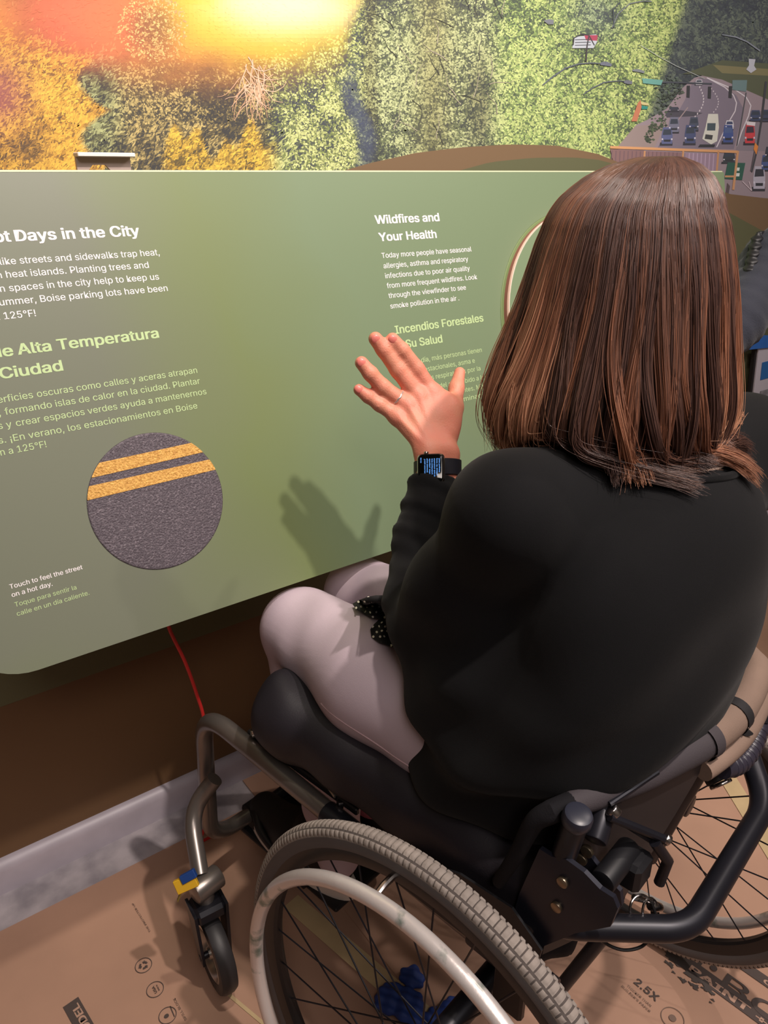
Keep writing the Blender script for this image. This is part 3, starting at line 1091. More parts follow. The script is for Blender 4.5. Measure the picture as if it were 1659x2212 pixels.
def panel_material():
    m = bpy.data.materials.new('panel_print_green')
    m.use_nodes = True
    nt = m.node_tree
    b = nt.nodes['Principled BSDF']
    tc = nt.nodes.new('ShaderNodeTexCoord')
    n = nt.nodes.new('ShaderNodeTexNoise')
    n.inputs['Scale'].default_value = 2.6
    n.inputs['Detail'].default_value = 2
    nt.links.new(tc.outputs['Object'], n.inputs['Vector'])
    sx = nt.nodes.new('ShaderNodeSeparateXYZ')
    nt.links.new(tc.outputs['Object'], sx.inputs[0])
    # mural reflection painted in: grey green at left, leaf green from the middle on
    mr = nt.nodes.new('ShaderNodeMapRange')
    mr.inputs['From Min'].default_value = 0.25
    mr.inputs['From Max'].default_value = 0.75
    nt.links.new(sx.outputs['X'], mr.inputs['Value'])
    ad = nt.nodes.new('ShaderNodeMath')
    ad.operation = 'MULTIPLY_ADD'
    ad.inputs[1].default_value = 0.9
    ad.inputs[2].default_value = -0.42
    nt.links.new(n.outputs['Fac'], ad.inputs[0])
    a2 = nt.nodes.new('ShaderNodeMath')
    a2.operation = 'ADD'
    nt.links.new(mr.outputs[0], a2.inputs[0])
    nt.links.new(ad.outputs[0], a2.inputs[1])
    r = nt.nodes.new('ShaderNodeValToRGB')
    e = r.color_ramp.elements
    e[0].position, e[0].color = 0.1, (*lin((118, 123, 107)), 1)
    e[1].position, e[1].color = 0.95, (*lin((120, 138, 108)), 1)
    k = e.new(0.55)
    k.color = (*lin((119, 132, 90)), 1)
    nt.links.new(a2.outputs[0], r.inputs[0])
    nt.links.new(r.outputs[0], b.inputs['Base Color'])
    b.inputs['Roughness'].default_value = 0.42
    b.inputs['Specular IOR Level'].default_value = 0.35
    f = nt.nodes.new('ShaderNodeTexNoise')
    f.inputs['Scale'].default_value = 900
    nt.links.new(tc.outputs['Object'], f.inputs['Vector'])
    bp = nt.nodes.new('ShaderNodeBump')
    bp.inputs['Strength'].default_value = 0.05
    bp.inputs['Distance'].default_value = 0.0005
    nt.links.new(f.outputs['Fac'], bp.inputs['Height'])
    nt.links.new(bp.outputs[0], b.inputs['Normal'])
    return m


panel = thing('exhibit_panel', PN(0.9, PL, 0), 'long green tilted exhibit panel with white lettering in front of the mural wall', 'panel')
R_ = 0.085
outl = [(PLX, 0.0), (PRX + .012, 0.0), (PRX - .03, PL)]
outl += [(PLX + R_ - R_ * math.sin(t), PL - R_ + R_ * math.cos(t)) for t in np.linspace(0, math.pi / 2, 12)]
pts = [PN(x, s) for x, s in outl]
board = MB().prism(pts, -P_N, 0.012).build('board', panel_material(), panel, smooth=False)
tip = MB()
tip.box(PN((PLX + PRX) / 2, -0.0015, -0.006), np.array([(PRX - PLX) / 2 + .005, 0, 0]), P_DN * .0012, P_N * .0062)
tip.build('edge_strip', mat('panel_edge_pale', (206, 214, 178), 0.5), panel, smooth=False)
for x in (0.75, 1.35):
    MB().prism([PN(x, .05, -.013), PN(x, .42, -.013), (x, WALL_Y - .006, .80), (x, WALL_Y - .006, 1.18)], (1, 0, 0), 0.02).build(
        'support_bracket', mat('bracket_black', (26, 24, 24), .6), panel, smooth=False)

M_white = mat('lettering_white', (250, 244, 246), 0.5)
M_lime = mat('lettering_pale_green', (190, 214, 158), 0.5)
EX = np.array([1., 0, 0])
LO = 0.0003


def block(lines, m, size, bold, name='lettering', label=None):
    mb = MB()
    for (txt, xs, xe, s, pre) in lines:
        write(mb, txt, PN(xs, s, LO), EX, -P_DN, xe - xs, size, bold, pre)
    o = mb.build(name, m, panel, smooth=False)
    if label:
        o['label'] = label


block([('Days in the City', .2336, .3927, .0832, 'Hot')], M_white, .0262, .022, 'heading', 'bold white English heading about hot days')
block([('like streets and sidewalks trap heat,', .2083, .4149, .1108, 'Surfaces'),
       ('heat islands. Planting trees and', .2117, .3958, .1268, 'with urban'),
       ('spaces in the city help to keep us', .2112, .4066, .1434, 'green'),
       ('Boise parking lots have been', .2447, .4154, .1598, 'cool. In summer,'),
       ('125°F!', .1971, .2348, .1767, 'as hot at')], M_white, .0166, .004, 'paragraph')
block([('Alta Temperatura', .2031, .3877, .2218, 'Días de'), ('Ciudad', .1756, .251, .2485, 'en la')], M_lime, .0262, .022, 'heading', 'bold pale green Spanish heading about hot days')
block([('oscuras como calles y aceras atrapan', .2123, .4326, .2775, 'Las superficies'),
       ('formando islas de calor en la ciudad. Plantar', .1698, .4334, .2933, 'el calor,'),
       ('crear espacios verdes ayuda a mantenernos', .1791, .4396, .3095, 'árboles y'),
       ('¡En verano, los estacionamientos en Boise', .168, .4214, .3273, 'frescos.'),
       ('a 125°F!', .1625, .2081, .3422, 'llegaron')], M_lime, .0166, .003, 'paragraph')
block([('Touch to feel the street', .1229, .2141, .510, ''), ('on a hot day.', .1227, .1727, .5208, '')], M_white, .0118, .008, 'caption', 'small white caption beside the asphalt disc')
block([('Toque para sentir la', .1231, .2004, .5343, ''), ('calle en un día caliente.', .1227, .2145, .5464, '')], M_lime, .0118, .003, 'caption', 'small pale green caption beside the asphalt disc')
block([('Wildfires and', .7942, .9321, .082, ''), ('Your Health', .7959, .9197, .1101, '')], M_white, .0262, .022, 'heading', 'bold white heading about wildfires and health')
block([('Today more people have seasonal', .7948, .997, .1375, ''), ('allergies, asthma and respiratory', .795, .9854, .1542, ''),
       ('infections due to poor air quality', .795, .9859, .1707, ''), ('from more frequent wildfires. Look', .795, 1.0006, .187, ''),
       ('through the viewfinder to see', .795, .9698, .2034, ''), ('smoke pollution in the air .', .795, .9497, .2207, '')], M_white, .0166, .006, 'paragraph')
block([('Incendios Forestales', .7967, 1.0002, .2634, ''), ('y Su Salud', .797, .8954, .2893, '')], M_lime, .0262, .022, 'heading', 'bold pale green heading partly behind the raised hand')
block([('Hoy en día, más personas tienen', .797, .9853, .3178, ''), ('alergias estacionales, asma e', .797, .9643, .3346, ''),
       ('infecciones respiratorias por la', .797, .9751, .3503, ''), ('mala calidad del aire debido a los', .797, .9879, .3675, ''),
       ('incendios más frecuentes. Mira', .797, .983, .3837, ''), ('para ver la contaminación', .797, .99, .3995, '')], M_lime, .0166, .003, 'paragraph')


def disc_mesh(c, r, th, name, m, parent, n=96, off=0.0, bev=0.002):
    a = np.linspace(0, 2 * math.pi, n, endpoint=False)
    V, F = [], []
    for rr, o in ((r, off), (r, off + th - bev), (r - bev * .4, off + th - bev * .3), (r - bev, off + th)):
        V += [PN(c[0] + rr * math.cos(t), c[1] + rr * math.sin(t), o) for t in a]
    for k in range(3):
        F += [(k * n + i, k * n + (i + 1) % n, (k + 1) * n + (i + 1) % n, (k + 1) * n + i) for i in range(n)]
    F.append(tuple(3 * n + i for i in range(n)))
    F.append(tuple(range(n))[::-1])
    return mesh(name, V, F, m, parent, smooth=False)


# asphalt touch disc with two yellow stripes
tact = disc_mesh((.3345, .4455), .0972, .0016, 'asphalt_disc', mat('asphalt', (86, 78, 86), 0.5, col2=(128, 118, 126), vscale=340, bump=1.0, bscale=420, ramp=(.5, .72)), panel)
tact['label'] = 'rough dark asphalt touch disc'
for (sa_, sb_, ta, tb) in ((.3760, .3935, .3738, .3905), (.4035, .4215, .4030, .4195)):
    poly = []
    cx_, cy_, rr = .3345, .4455, .0968
    for s_, e_ in ((sa_, ta), (sb_, tb)):
        # chord line from left (s_) to right (e_)
        d = []
        for x in np.linspace(cx_ - rr, cx_ + rr, 400):
            s = s_ + (e_ - s_) * (x - (cx_ - rr)) / (2 * rr)
            if (x - cx_) ** 2 + (s - cy_) ** 2 <= rr ** 2:
                d.append((x, s))
        poly.append((d[0], d[-1]))
    (a0, a1), (b0, b1) = poly
    ang = lambda p: math.atan2(p[1] - cy_, p[0] - cx_)
    arc = lambda p, q: [(cx_ + rr * math.cos(t), cy_ + rr * math.sin(t)) for t in np.linspace(ang(p), ang(q), 8)][1:-1]
    aL0, aL1 = ang(b0), ang(a0)
    if aL0 < 0:
        aL0 += 2 * math.pi
    if aL1 < 0:
        aL1 += 2 * math.pi
    left = [(cx_ + rr * math.cos(t), cy_ + rr * math.sin(t)) for t in np.linspace(aL0, aL1, 8)][1:-1]
    out = [a0, a1] + arc(a1, b1) + [b1, b0] + left
    MB().prism([PN(x, s, .0016) for x, s in out], P_N, .0006).build('yellow_stripe', mat('road_yellow', (196, 142, 66), 0.55, col2=(238, 186, 100), vscale=300, bump=1.0, bscale=420, ramp=(.35, .65)), tact, smooth=False)
# raised round viewfinder plate, pale edge
vd = disc_mesh((1.256, .288), .213, .0012, 'plate_shadow_ring', mat('ring_green', (112, 132, 84), .6), panel, off=.0)
vp = disc_mesh((1.2585, .287), .206, .013, 'viewfinder_plate', mat('plate_green', (124, 144, 112), .45), panel, off=.001)
n_ = 96
a_ = np.linspace(0, 2 * math.pi, n_, endpoint=False)
for nm, o0, o1, mm in (('edge_band', .0012, .0095, mat('edge_rosewood', (150, 98, 86), .6)), ('edge_lip', .0095, .0142, mat('edge_pale_pink', (246, 206, 190), .5))):
    mb = MB()
    V = []
    for rr, o in ((.2062, o0), (.2072, o0), (.2072, o1), (.2050, o1)):
        V += [PN(1.2585 + rr * math.cos(t), .287 + rr * math.sin(t), o) for t in a_]
    F = [(k_ * n_ + i, k_ * n_ + (i + 1) % n_, ((k_ + 1) % 4) * n_ + (i + 1) % n_, ((k_ + 1) % 4) * n_ + i) for k_ in range(4) for i in range(n_)]
    mb.add(V, F)
    mb.build(nm, mm, vp)

# white holder behind the panel
hold = MB()
hy = 1.2
o_ = [(.350, 1.02), (.353, 1.290), (.430, 1.290), (.424, 1.02), (.404, 1.02), (.402, 1.270), (.393, 1.2795), (.375, 1.2795), (.366, 1.270), (.364, 1.02)]
hold.prism([(x, hy, z) for x, z in o_], (0, 1, 0), .006)
ho = tag(hold.build('display_holder', mat('holder_white', (206, 186, 176), .45), smooth=False), 'small white arched holder standing behind the top edge of the green panel', 'holder')
MB().box((.3925, hy - .004, 1.2925), (.0405, 0, 0), (0, .011, 0), (0, 0, .0028), .001).build('top_lip', mat('holder_lit', (252, 246, 240), .35), ho, smooth=False)  # light caught on the lip painted as a brighter white

# red cord
cpts = smooth_path([(.35, 1.15, .72), (.366, 1.12, .60), (.369, 1.12, .552), (.389, 1.12, .475), (.403, 1.12, .398), (.411, 1.12, .331), (.41, 1.125, .2), (.392, 1.14, .06), (.385, 1.16, .008), (.5, 1.17, .006), (.8, 1.18, .006)], 8)
tag(MB().tube(cpts, .0032, 10).build('red_cord', mat('cord_red', (214, 46, 44), .45)), 'red cord hanging below the green panel to the floor', 'cord')

# ------------------------------------------------------------------ white board with blue tape at the far right
sg = thing('notice_board', (2.52, 1.26, .3), 'white board with blue print taped to the wall at the right edge', 'board')
sgm = MB()
sgm.prism([(2.436, 1.262, .752), (2.95, 1.262, .752), (2.95, 1.262, .22), (2.52, 1.262, .22)], (0, 1, 0), .012)
sgm.build('sheet', mat('board_white', (214, 210, 222), .5), sg, smooth=False)
MB().prism([(2.424, 1.266, .752), (2.437, 1.266, .752), (2.521, 1.266, .22), (2.505, 1.266, .22)], (0, 1, 0), .012).build('dark_edge', mat('board_edge', (34, 32, 34), .6), sg, smooth=False)
MB().prism([(2.475, 1.2612, .70), (2.80, 1.2612, .70), (2.80, 1.2612, .64), (2.485, 1.2612, .64)], (0, -1, 0), .0006).build('blue_print', mat('print_blue', (52, 120, 190), .5), sg, smooth=False)
MB().prism([(2.50, 1.2612, .60), (2.80, 1.2612, .60), (2.80, 1.2612, .42), (2.53, 1.2612, .42)], (0, -1, 0), .0006).build('grey_picture', mat('print_grey', (150, 150, 158), .5, var=.3, vscale=30), sg, smooth=False)
tb = MB().prism([(2.345, 1.258, .806), (2.62, 1.258, .770), (2.62, 1.258, .738), (2.357, 1.258, .757)], (0, -1, 0), .0005).build('painter_tape', mat('tape_blue', (58, 118, 206), .55, var=.05, vscale=20), smooth=False)
tag(tb, 'strip of bright blue tape over the top of the white board', 'tape')

# ================================================================== WHEELCHAIR
chair = thing('wheelchair', W(0, 0, 0), 'dark metal manual wheelchair with spoked wheels carrying the seated woman', 'wheelchair')
M_frame = mat('frame_gunmetal', (126, 119, 114), 0.32, metal=0.7, var=.08, vscale=12)
M_blk = mat('frame_black', (34, 34, 41), 0.38, metal=0.35, var=.1, vscale=10)
M_dark = mat('dark_plastic', (21, 21, 25), 0.5, var=.1, vscale=20)
M_chrome = mat('chrome', (200, 194, 190), 0.2, metal=1.0)
M_bolt = mat('bolt_brass', (156, 140, 118), 0.35, metal=0.9)
M_fabric = mat('black_fabric', (24, 23, 27), 0.85, var=.15, vscale=30, bump=.2, bscale=600, spec=.25)
M_pad = mat('grey_pad_fabric', (66, 60, 64), 0.8, bump=.2, bscale=700, var=.08, vscale=12)
M_taupe = mat('taupe_pad_fabric', (134, 112, 98), 0.85, bump=.2, bscale=700, var=.08, vscale=14)
KAP = 0.063
RW = 0.305


def make_wheel(side):
    ctr = W(0, 0.28 * side, RW * math.cos(KAP))
    out = LF * side
    ax = math.cos(KAP) * out + math.sin(KAP) * UP * (1 if side > 0 else 1)
    upv = math.cos(KAP) * UP - math.sin(KAP) * out
    near = side > 0
    n, mprof = 1100, 30
    t = np.linspace(0, 2 * math.pi, n, endpoint=False)
    ph = np.linspace(0, 2 * math.pi, mprof, endpoint=False)
    tr = 0.0125
    T, PH = np.meshgrid(t, ph, indexing='ij')
    I_, J_ = np.meshgrid(np.arange(n), np.arange(mprof), indexing='ij')
    JJ = np.minimum(J_, mprof - J_)
    tread = JJ <= 6
    gro = (((I_ + (JJ > 3) * 2) % 5) == 0) & (JJ <= 6)
    gro2 = (JJ == 3)
    gr = gro | gro2
    rad = tr * (1 + .06 * tread) - np.where(gr, .0020, 0)
    rr = (RW - tr * 1.04) + rad * np.cos(PH) * 1.0
    aa = rad * np.sin(PH) * 1.05
    V = ctr + rr[..., None] * (np.cos(T)[..., None] * FW + np.sin(T)[..., None] * upv) + aa[..., None] * ax
    i, j = np.meshgrid(np.arange(n), np.arange(mprof), indexing='ij')
    F = np.stack([i * mprof + j, ((i + 1) % n) * mprof + j, ((i + 1) % n) * mprof + (j + 1) % mprof, i * mprof + (j + 1) % mprof], -1).reshape(-1, 4)
    if side > 0:
        F = F[:, ::-1]
    hubc = MB()
    hubc.cyl(ctr - ax * .030, ctr + ax * .030, .017, 28)
    hubc.cyl(ctr - ax * .033, ctr - ax * .027, .026, 28)
    hubc.cyl(ctr + ax * .027, ctr + ax * .033, .026, 28)
    hubc.cyl(ctr + ax * .033, ctr + ax * .046, .010, 20)
    hub = hubc.build('rear_wheel', M_blk, chair)
    hub['label'] = 'near rear wheel with silver push ring' if near else 'far rear wheel with grey push ring'
    ty = mesh('tyre', V.reshape(-1, 3), F, MATS.get('tyre_tread') or mat('tyre_tread', (150, 140, 132), 0.85, var=.12, vscale=60, bump=.2, bscale=300), hub)
    ty.data.materials.append(MATS.get('tread_groove') or mat('tread_groove', (84, 76, 72), .9))
    gi = gr | np.roll(gr, -1, 0) & gr
    ty.data.polygons.foreach_set('material_index', (gr & (JJ <= 6)).reshape(-1).astype(np.int32))
    # darker sidewall and rim
    sw = MB()
    c1 = lambda r, a: ctr + r * (np.cos(tt)[:, None] * FW + np.sin(tt)[:, None] * upv) + a * ax
    tt = np.linspace(0, 2 * math.pi, 160, endpoint=False)

    def lathe(prof, closed=True):
        mb = MB()
        V = np.concatenate([c1(r, a) for r, a in prof])
        k, m_ = len(prof), 160
        F = []
        for q in range(k if closed else k - 1):
            q2 = (q + 1) % k
            F += [(q * m_ + u, q * m_ + (u + 1) % m_, q2 * m_ + (u + 1) % m_, q2 * m_ + u) for u in range(m_)]
        mb.add(V, F)
        return mb
    lathe([(.2915, .0136), (.2865, .0142), (.2800, .0128), (.2760, .0105), (.2760, -.0105), (.28, -.0128), (.2865, -.0142), (.2915, -.0136), (.285, -.011), (.285, .011)]).build(
        'sidewall', mat('tyre_sidewall', (84, 80, 80), .6, var=.06, vscale=30), hub)
    lathe([(.2785, .0105), (.2745, .0112), (.2600, .0080), (.2570, .004), (.2570, -.004), (.2600, -.008), (.2745, -.0112), (.2785, -.0105)]).build('rim', mat('rim_black', (36, 33, 33), .4, metal=.3), hub)
    # push ring
    hr, ho_ = .2575, .040
    ttt = np.linspace(0, 2 * math.pi, 120, endpoint=False)
    P = ctr + hr * (np.cos(ttt)[:, None] * FW + np.sin(ttt)[:, None] * upv) + ho_ * ax
    mm = MATS.get('push_ring_worn') or mat('push_ring_worn', (222, 214, 210), 0.30, metal=.35, col2=(128, 142, 132), vscale=26, ramp=(.58, .68), bump=.15, bscale=120)
    MB().tube(P, .0093, 16, closed=True).build('push_ring', mm, hub)
    for q in range(6):
        th = q * math.pi / 3 + .32
        d = math.cos(th) * FW + math.sin(th) * upv
        MB().tube([ctr + d * .2575 + ax * .036, ctr + d * .262 + ax * .022, ctr + d * .264 + ax * .006], .0045, 10).build('ring_mount', M_chrome, hub)
    spk = None
    for q in range(28):
        sgn = 1 if q % 2 else -1
        th = 2 * math.pi * q / 28
        cross = (1 if (q // 2) % 2 else -1) * .95
        a = ctr + .0235 * (math.cos(th + cross) * FW + math.sin(th + cross) * upv) + ax * .029 * sgn
        b = ctr + .2585 * (math.cos(th) * FW + math.sin(th) * upv)
        MB().tube([a, b], .00115, 6, cap=False).build('spoke', M_blk, hub)
    return hub


make_wheel(1)
make_wheel(-1)


def part(mb, name, m, parent=chair, **kw):
    return mb.build(name, m, parent, **kw)


# main bent frame, one continuous tube
ft = []
for s in (1, -1):
    ft.append([(-.10, .185 * s, .44), (.20, .185 * s, .452), (.555, .182 * s, .468), (.595, .172 * s, .16), (.615, .12 * s, .115), (.617, .03 * s, .108)])
main = bent(WL(ft[0]) + WL(ft[1])[::-1][1:], [.02, .07, .045, .02, .005, .02, .045, .07, .02], 8) if False else None
for s in (1, -1):
    p = bent(WL(ft[0 if s > 0 else 1]), [.03, .075, .035, .02], 10)
    part(MB().tube(p, .0148, 20), 'side_frame', M_frame)
    part(MB().tube(bent(WL([(.535, .186 * s, .335), (.56, .226 * s, .275), (.48, .266 * s, .22)]), .045, 10), .0140, 18), 'caster_arm', M_frame)
    # sleeve and clamps
    part(MB().cyl(W(.255, .186 * s, .4545), W(.20, .186 * s, .452), .0172, 22), 'tube_sleeve', M_blk)
    part(MB().cyl(W(.0, .186 * s, .445), W(-.11, .186 * s, .440), .0175, 22), 'tube_sleeve', M_blk)
    # lower frame rail
    # caster
    hz = W(.47, .268 * s, .205)
    ch = MB()
    ch.cyl(hz + UP * .006, hz - UP * .030, .0150, 26)
    ch.cyl(hz - LF * s * .030 + UP * 0.002, hz + LF * s * .020 + UP * .002, .0195, 28)
    cz = part(ch, 'front_caster', M_frame)
    cc = W(.455, .272 * s, .071)
    fd = FW * .97 - LF * .24 * (1)
    fd = fd / np.linalg.norm(fd)
    sx_ = np.array([-fd[1], fd[0], 0])
    fk = MB()
    fk.box(hz - UP * .040 - fd * .004, fd * .024, sx_ * .025, UP * .014, .006)
    for q in (-1, 1):
        fk.prism([hz - UP * .03 + sx_ * q * .024 + fd * .02, hz - UP * .03 + sx_ * q * .024 - fd * .026, cc + sx_ * q * .0205 - fd * .012 - UP * .010, cc + sx_ * q * .0205 + fd * .010 - UP * .010], sx_ * q, .005)
    fk.cyl(cc - sx_ * .027, cc + sx_ * .027, .006, 14)
    part(fk, 'fork', M_blk, cz)
    n = 60
    tt = np.linspace(0, 2 * math.pi, n, endpoint=False)
    cir = lambda r, a: cc + r * (np.cos(tt)[:, None] * fd + np.sin(tt)[:, None] * UP) + a * sx_

    def lat(prof, m_, nm, par):
        V = np.concatenate([cir(r, a) for r, a in prof])
        k = len(prof)
        F = [(q * n + u, q * n + (u + 1) % n, ((q + 1) % k) * n + (u + 1) % n, ((q + 1) % k) * n + u) for q in range(k) for u in range(n)]
        mb = MB()
        mb.add(V, F)
        return part(mb, nm, m_, par)
    lat([(.050, .013), (.060, .0155), (.067, .0135), (.0705, .007), (.071, 0), (.0705, -.007), (.067, -.0135), (.060, -.0155), (.050, -.013)], mat('caster_rubber', (44, 42, 44), .5), 'caster_tyre', cz)
    lat([(.0505, .012), (.046, .0135), (.042, .010), (.040, .003), (.012, .006), (.010, .012), (.004, .012), (.004, -.012), (.010, -.012), (.012, -.006), (.040, -.003), (.042, -.010), (.046, -.0135), (.0505, -.012)], mat('caster_alloy', (176, 170, 162), .3, metal=.9), 'caster_hub', cz)
# footrest: crossing bars, clamp and plate
fr = MB()
fr.tube(WL([(.617, .06, .108), (.617, -.06, .108)]), .0125, 16)
part(fr, 'footrest_bar', M_blk)
fp_ = MB()
fp_.box(W(.50, 0, .075), FW * .145, LF * .085, UP * .005, .003)
fp_.box(W(.615, .055, .105), FW * .022, LF * .02, UP * .022, .005)
fp_.box(W(.615, -.055, .105), FW * .022, LF * .02, UP * .022, .005)
fp_.tube(smooth_path(WL([(.60, .065, .128), (.56, .085, .118), (.50, .088, .10), (.43, .088, .083)]), 6), .008, 12)
part(fp_, 'footplate', M_dark)
# cross bar and axle tube
part(MB().cyl(W(0, .245, RW + .004), W(0, -.245, RW + .004), .0165, 24), 'axle_tube', M_blk)
for s_ in (1, -1):
    part(MB().box(W(.33, .168 * s_, .472), FW * .12, LF * .004, UP * .006, .002), 'seat_rail', M_dark)
for f_, z_ in ((.43, .486), (.24, .472)):
    part(MB().cyl(W(f_, .172, z_ - .008), W(f_, .172, z_ + .004), .006, 6, bev=.1), 'rail_bolt', M_chrome)
part(MB().tube(smooth_path(WL([(.335, .160, .486), (.30, .165, .484), (.27, .168, .480), (.25, .172, .476)]), 6), .0035, 8), 'brake_lever', mat('lever_silver', (196, 190, 184), .3, metal=.8))
# side guards (dark plates beside the seat)
for s in (1, -1):
    g = [(-.09, .455), (.13, .455), (.12, .48), (.08, .515), (.01, .545), (-.06, .55), (-.10, .52)]
    part(MB().prism([W(f, .203 * s, z) for f, z in g], LF * s, .003), 'side_guard', M_dark, smooth=False)
# back posts
LP0, LP1 = W(-.075, .172, .50), W(-.110, .185, .700)
RP0, RP1 = W(-.072, -.165, .33), W(-.130, -.165, .59)
bp = MB()
bp.tube([W(-.06, .170, .44), LP0, LP1], .0125, 22)
post = part(bp, 'back_post', M_blk)
part(MB().cyl(LP1 - (LP1 - LP0) * .06, LP1 + (LP1 - LP0) * .03, .0150, 24, bev=.35), 'post_cap', mat('cap_blueblack', (44, 46, 58), .35), post)
bp = MB()
bp.tube([RP0, W(-.100, -.165, .46), RP1], .0125, 22)
post2 = part(bp, 'back_post', M_blk)
part(MB().tube([W(-.052, -.125, .36), W(-.115, -.125, .60)], .009, 16), 'release_rod', mat('rod_black', (24, 23, 26), .25, metal=.4), post2)
mm = MB()
mm.cyl(W(-.116, -.165, .55), W(-.145, -.155, .53), .016, 24)
mm.box(W(-.105, -.172, .52), FW * .012, LF * .016, UP * .028, .004)
part(mm, 'pivot_housing', M_dark, post2)
part(MB().cyl(W(-.146, -.155, .5305), W(-.150, -.1535, .5275), .0155, 24), 'pivot_collar', M_chrome, post2)
# rear frame bar with two bends
ub = bent(WL([(-.07, .172, .515), (-.105, .162, .52), (-.205, .076, .522), (-.203, -.165, .522), (-.14, -.235, .56), (-.125, -.205, .62)]), [.02, .030, .035, .03], 10)
part(MB().tube(ub, .0142, 20), 'rear_bar', M_blk)
# wavy clamp plates with bolts
for base_l, pf in ((.188, [(-.078, .640), (-.092, .640), (-.108, .648), (-.128, .646), (-.146, .638), (-.160, .638), (-.166, .628), (-.162, .600), (-.128, .560), (-.095, .51), (-.06, .44), (-.045, .44), (-.06, .56)]),
                   (.150, [(-.088, .640), (-.100, .632), (-.112, .630), (-.126, .620), (-.140, .612), (-.152, .606), (-.156, .590), (-.148, .555), (-.10, .53), (-.07, .58)])):
    cpl = part(MB().prism([W(f, base_l, z) for f, z in pf], LF, .0055), 'clamp_plate', mat('plate_dark', (42, 43, 54), .36, metal=.4), smooth=False)
    for f, z in ((-.108, .618), (-.105, .580)):
        part(MB().cyl(W(f, base_l + .004, z), W(f, base_l + .0090, z), .0062, 16), 'clamp_bolt', M_bolt, cpl)
    if base_l < .16:
        for f, z in ((-.112, .632), (-.125, .60)):
            part(MB().cyl(W(f, base_l + .003, z), W(f, base_l + .0085, z), .0068, 16), 'clamp_bolt', M_bolt, cpl)
mb = MB()
mb.cyl(W(-.138, .170, .62), W(-.138, .110, .62), .013, 20)
part(mb, 'folding_joint', M_dark)
part(MB().box(W(-.150, .118, .605), FW * .012, LF * .018, UP * .018, .005), 'joint_block', M_dark)
part(MB().cyl(W(-.120, .160, .655), W(-.112, .125, .675), .012, 18), 'joint_knuckle', M_blk)
for a_q, b_q, r_q in (((-.125, .145, .680), (-.165, .095, .640), .0046), ((-.122, .130, .668), (-.158, .098, .632), .0036), ((-.120, .138, .688), (-.140, .075, .700), .0032)):
    part(MB().tube(WL([a_q, b_q]), r_q, 10), 'release_lever', M_blk)
for a_q, b_q, r_q in (((-.122, .138, .684), (-.128, .136, .678), .0075), ((-.165, .093, .640), (-.170, .091, .637), .006)):
    part(MB().cyl(W(*a_q), W(*b_q), r_q, 14), 'lever_screw', M_chrome)
mb = MB()
mb.tube(WL([(-.160, .105, .640), (-.172, .09, .61), (-.168, .09, .575)]), .006, 12)
part(mb, 'lock_hook', M_blk)
# bolts up the left post base
pbk = part(MB().box(W(-.062, .196, .45), FW * .02, LF * .006, UP * .075, .003), 'post_bracket', mat('bracket_brown', (46, 38, 36), .45, metal=.3))
for f_, z_, r_ in ((-.064, .50, .0065), (-.062, .465, .005)):
    part(MB().cyl(W(f_, .202, z_), W(f_, .206, z_), r_, 16), 'bracket_bolt', M_bolt, pbk)
# back shell and upholstery: curved in plan, sagging to the rear
bk = [(-.082, .185), (-.105, .13), (-.130, .06), (-.152, -.02), (-.160, -.10), (-.150, -.19), (-.128, -.235)]
bkc = smooth_path([W(f, l, 0) for f, l in bk], 6)
nb = len(bkc)
tb_ = np.linspace(0, 1, nb)


def strip_surface(name, m, z0, z1, o0, o1, th=.004, i0=0, i1=None, parent=chair, taper=1.0):
    """wall-like curved sheet following the back; z0,z1 functions of t"""
    i1 = nb if i1 is None else i1
    idx = range(i0, i1)
    nrm = []
    for i in idx:
        d = bkc[min(i + 1, nb - 1)] - bkc[max(i - 1, 0)]
        q = np.array([-d[1], d[0], 0])
        q /= np.linalg.norm(q)
        if q @ FW > 0:
            q = -q
        nrm.append(q)                           # points to the rear
    rows = []
    K = 7
    V = []
    for k in range(K):
        u = k / (K - 1)
        for q, i in enumerate(idx):
            z = z0(tb_[i]) * (1 - u) + z1(tb_[i]) * u
            ii = i * (taper + (1 - taper) * u)
            bp_ = np.array([np.interp(ii, np.arange(nb), bkc[:, c_]) for c_ in range(3)])
            V.append(bp_ + nrm[q] * (o0 * (1 - u) + o1 * u) + UP * z)
    m_ = len(list(idx))
    for k in range(K):
        for q in range(m_):
            V.append(V[k * m_ + q] - nrm[q] * th)
    F = []
    h = K * m_
    for k in range(K - 1):
        for q in range(m_ - 1):
            a = k * m_ + q
            F.append((a, a + 1, a + m_ + 1, a + m_))
            F.append((h + a, h + a + m_, h + a + m_ + 1, h + a + 1))
    for k in range(K - 1):
        for q in (0, m_ - 1):
            a = k * m_ + q
            F.append((a, a + m_, h + a + m_, h + a))
    for q in range(m_ - 1):
        for k in (0, K - 1):
            a = k * m_ + q
            F.append((a, a + 1, h + a + 1, h + a))
    mb = MB()
    mb.add(V, F)
    return mb.build(name, m, parent)


shell = strip_surface('back_shell', mat('shell_charcoal', (52, 46, 46), .5, var=.08, vscale=8), lambda t: .47, lambda t: .664 + .012 * math.sin(4 * t) - .05 * max(0, .16 - t) * 6 * max(0, .16 - t), .000, .010, .005, 2, int(nb * .52), taper=.55)
shell['label'] = 'dark curved back shell'
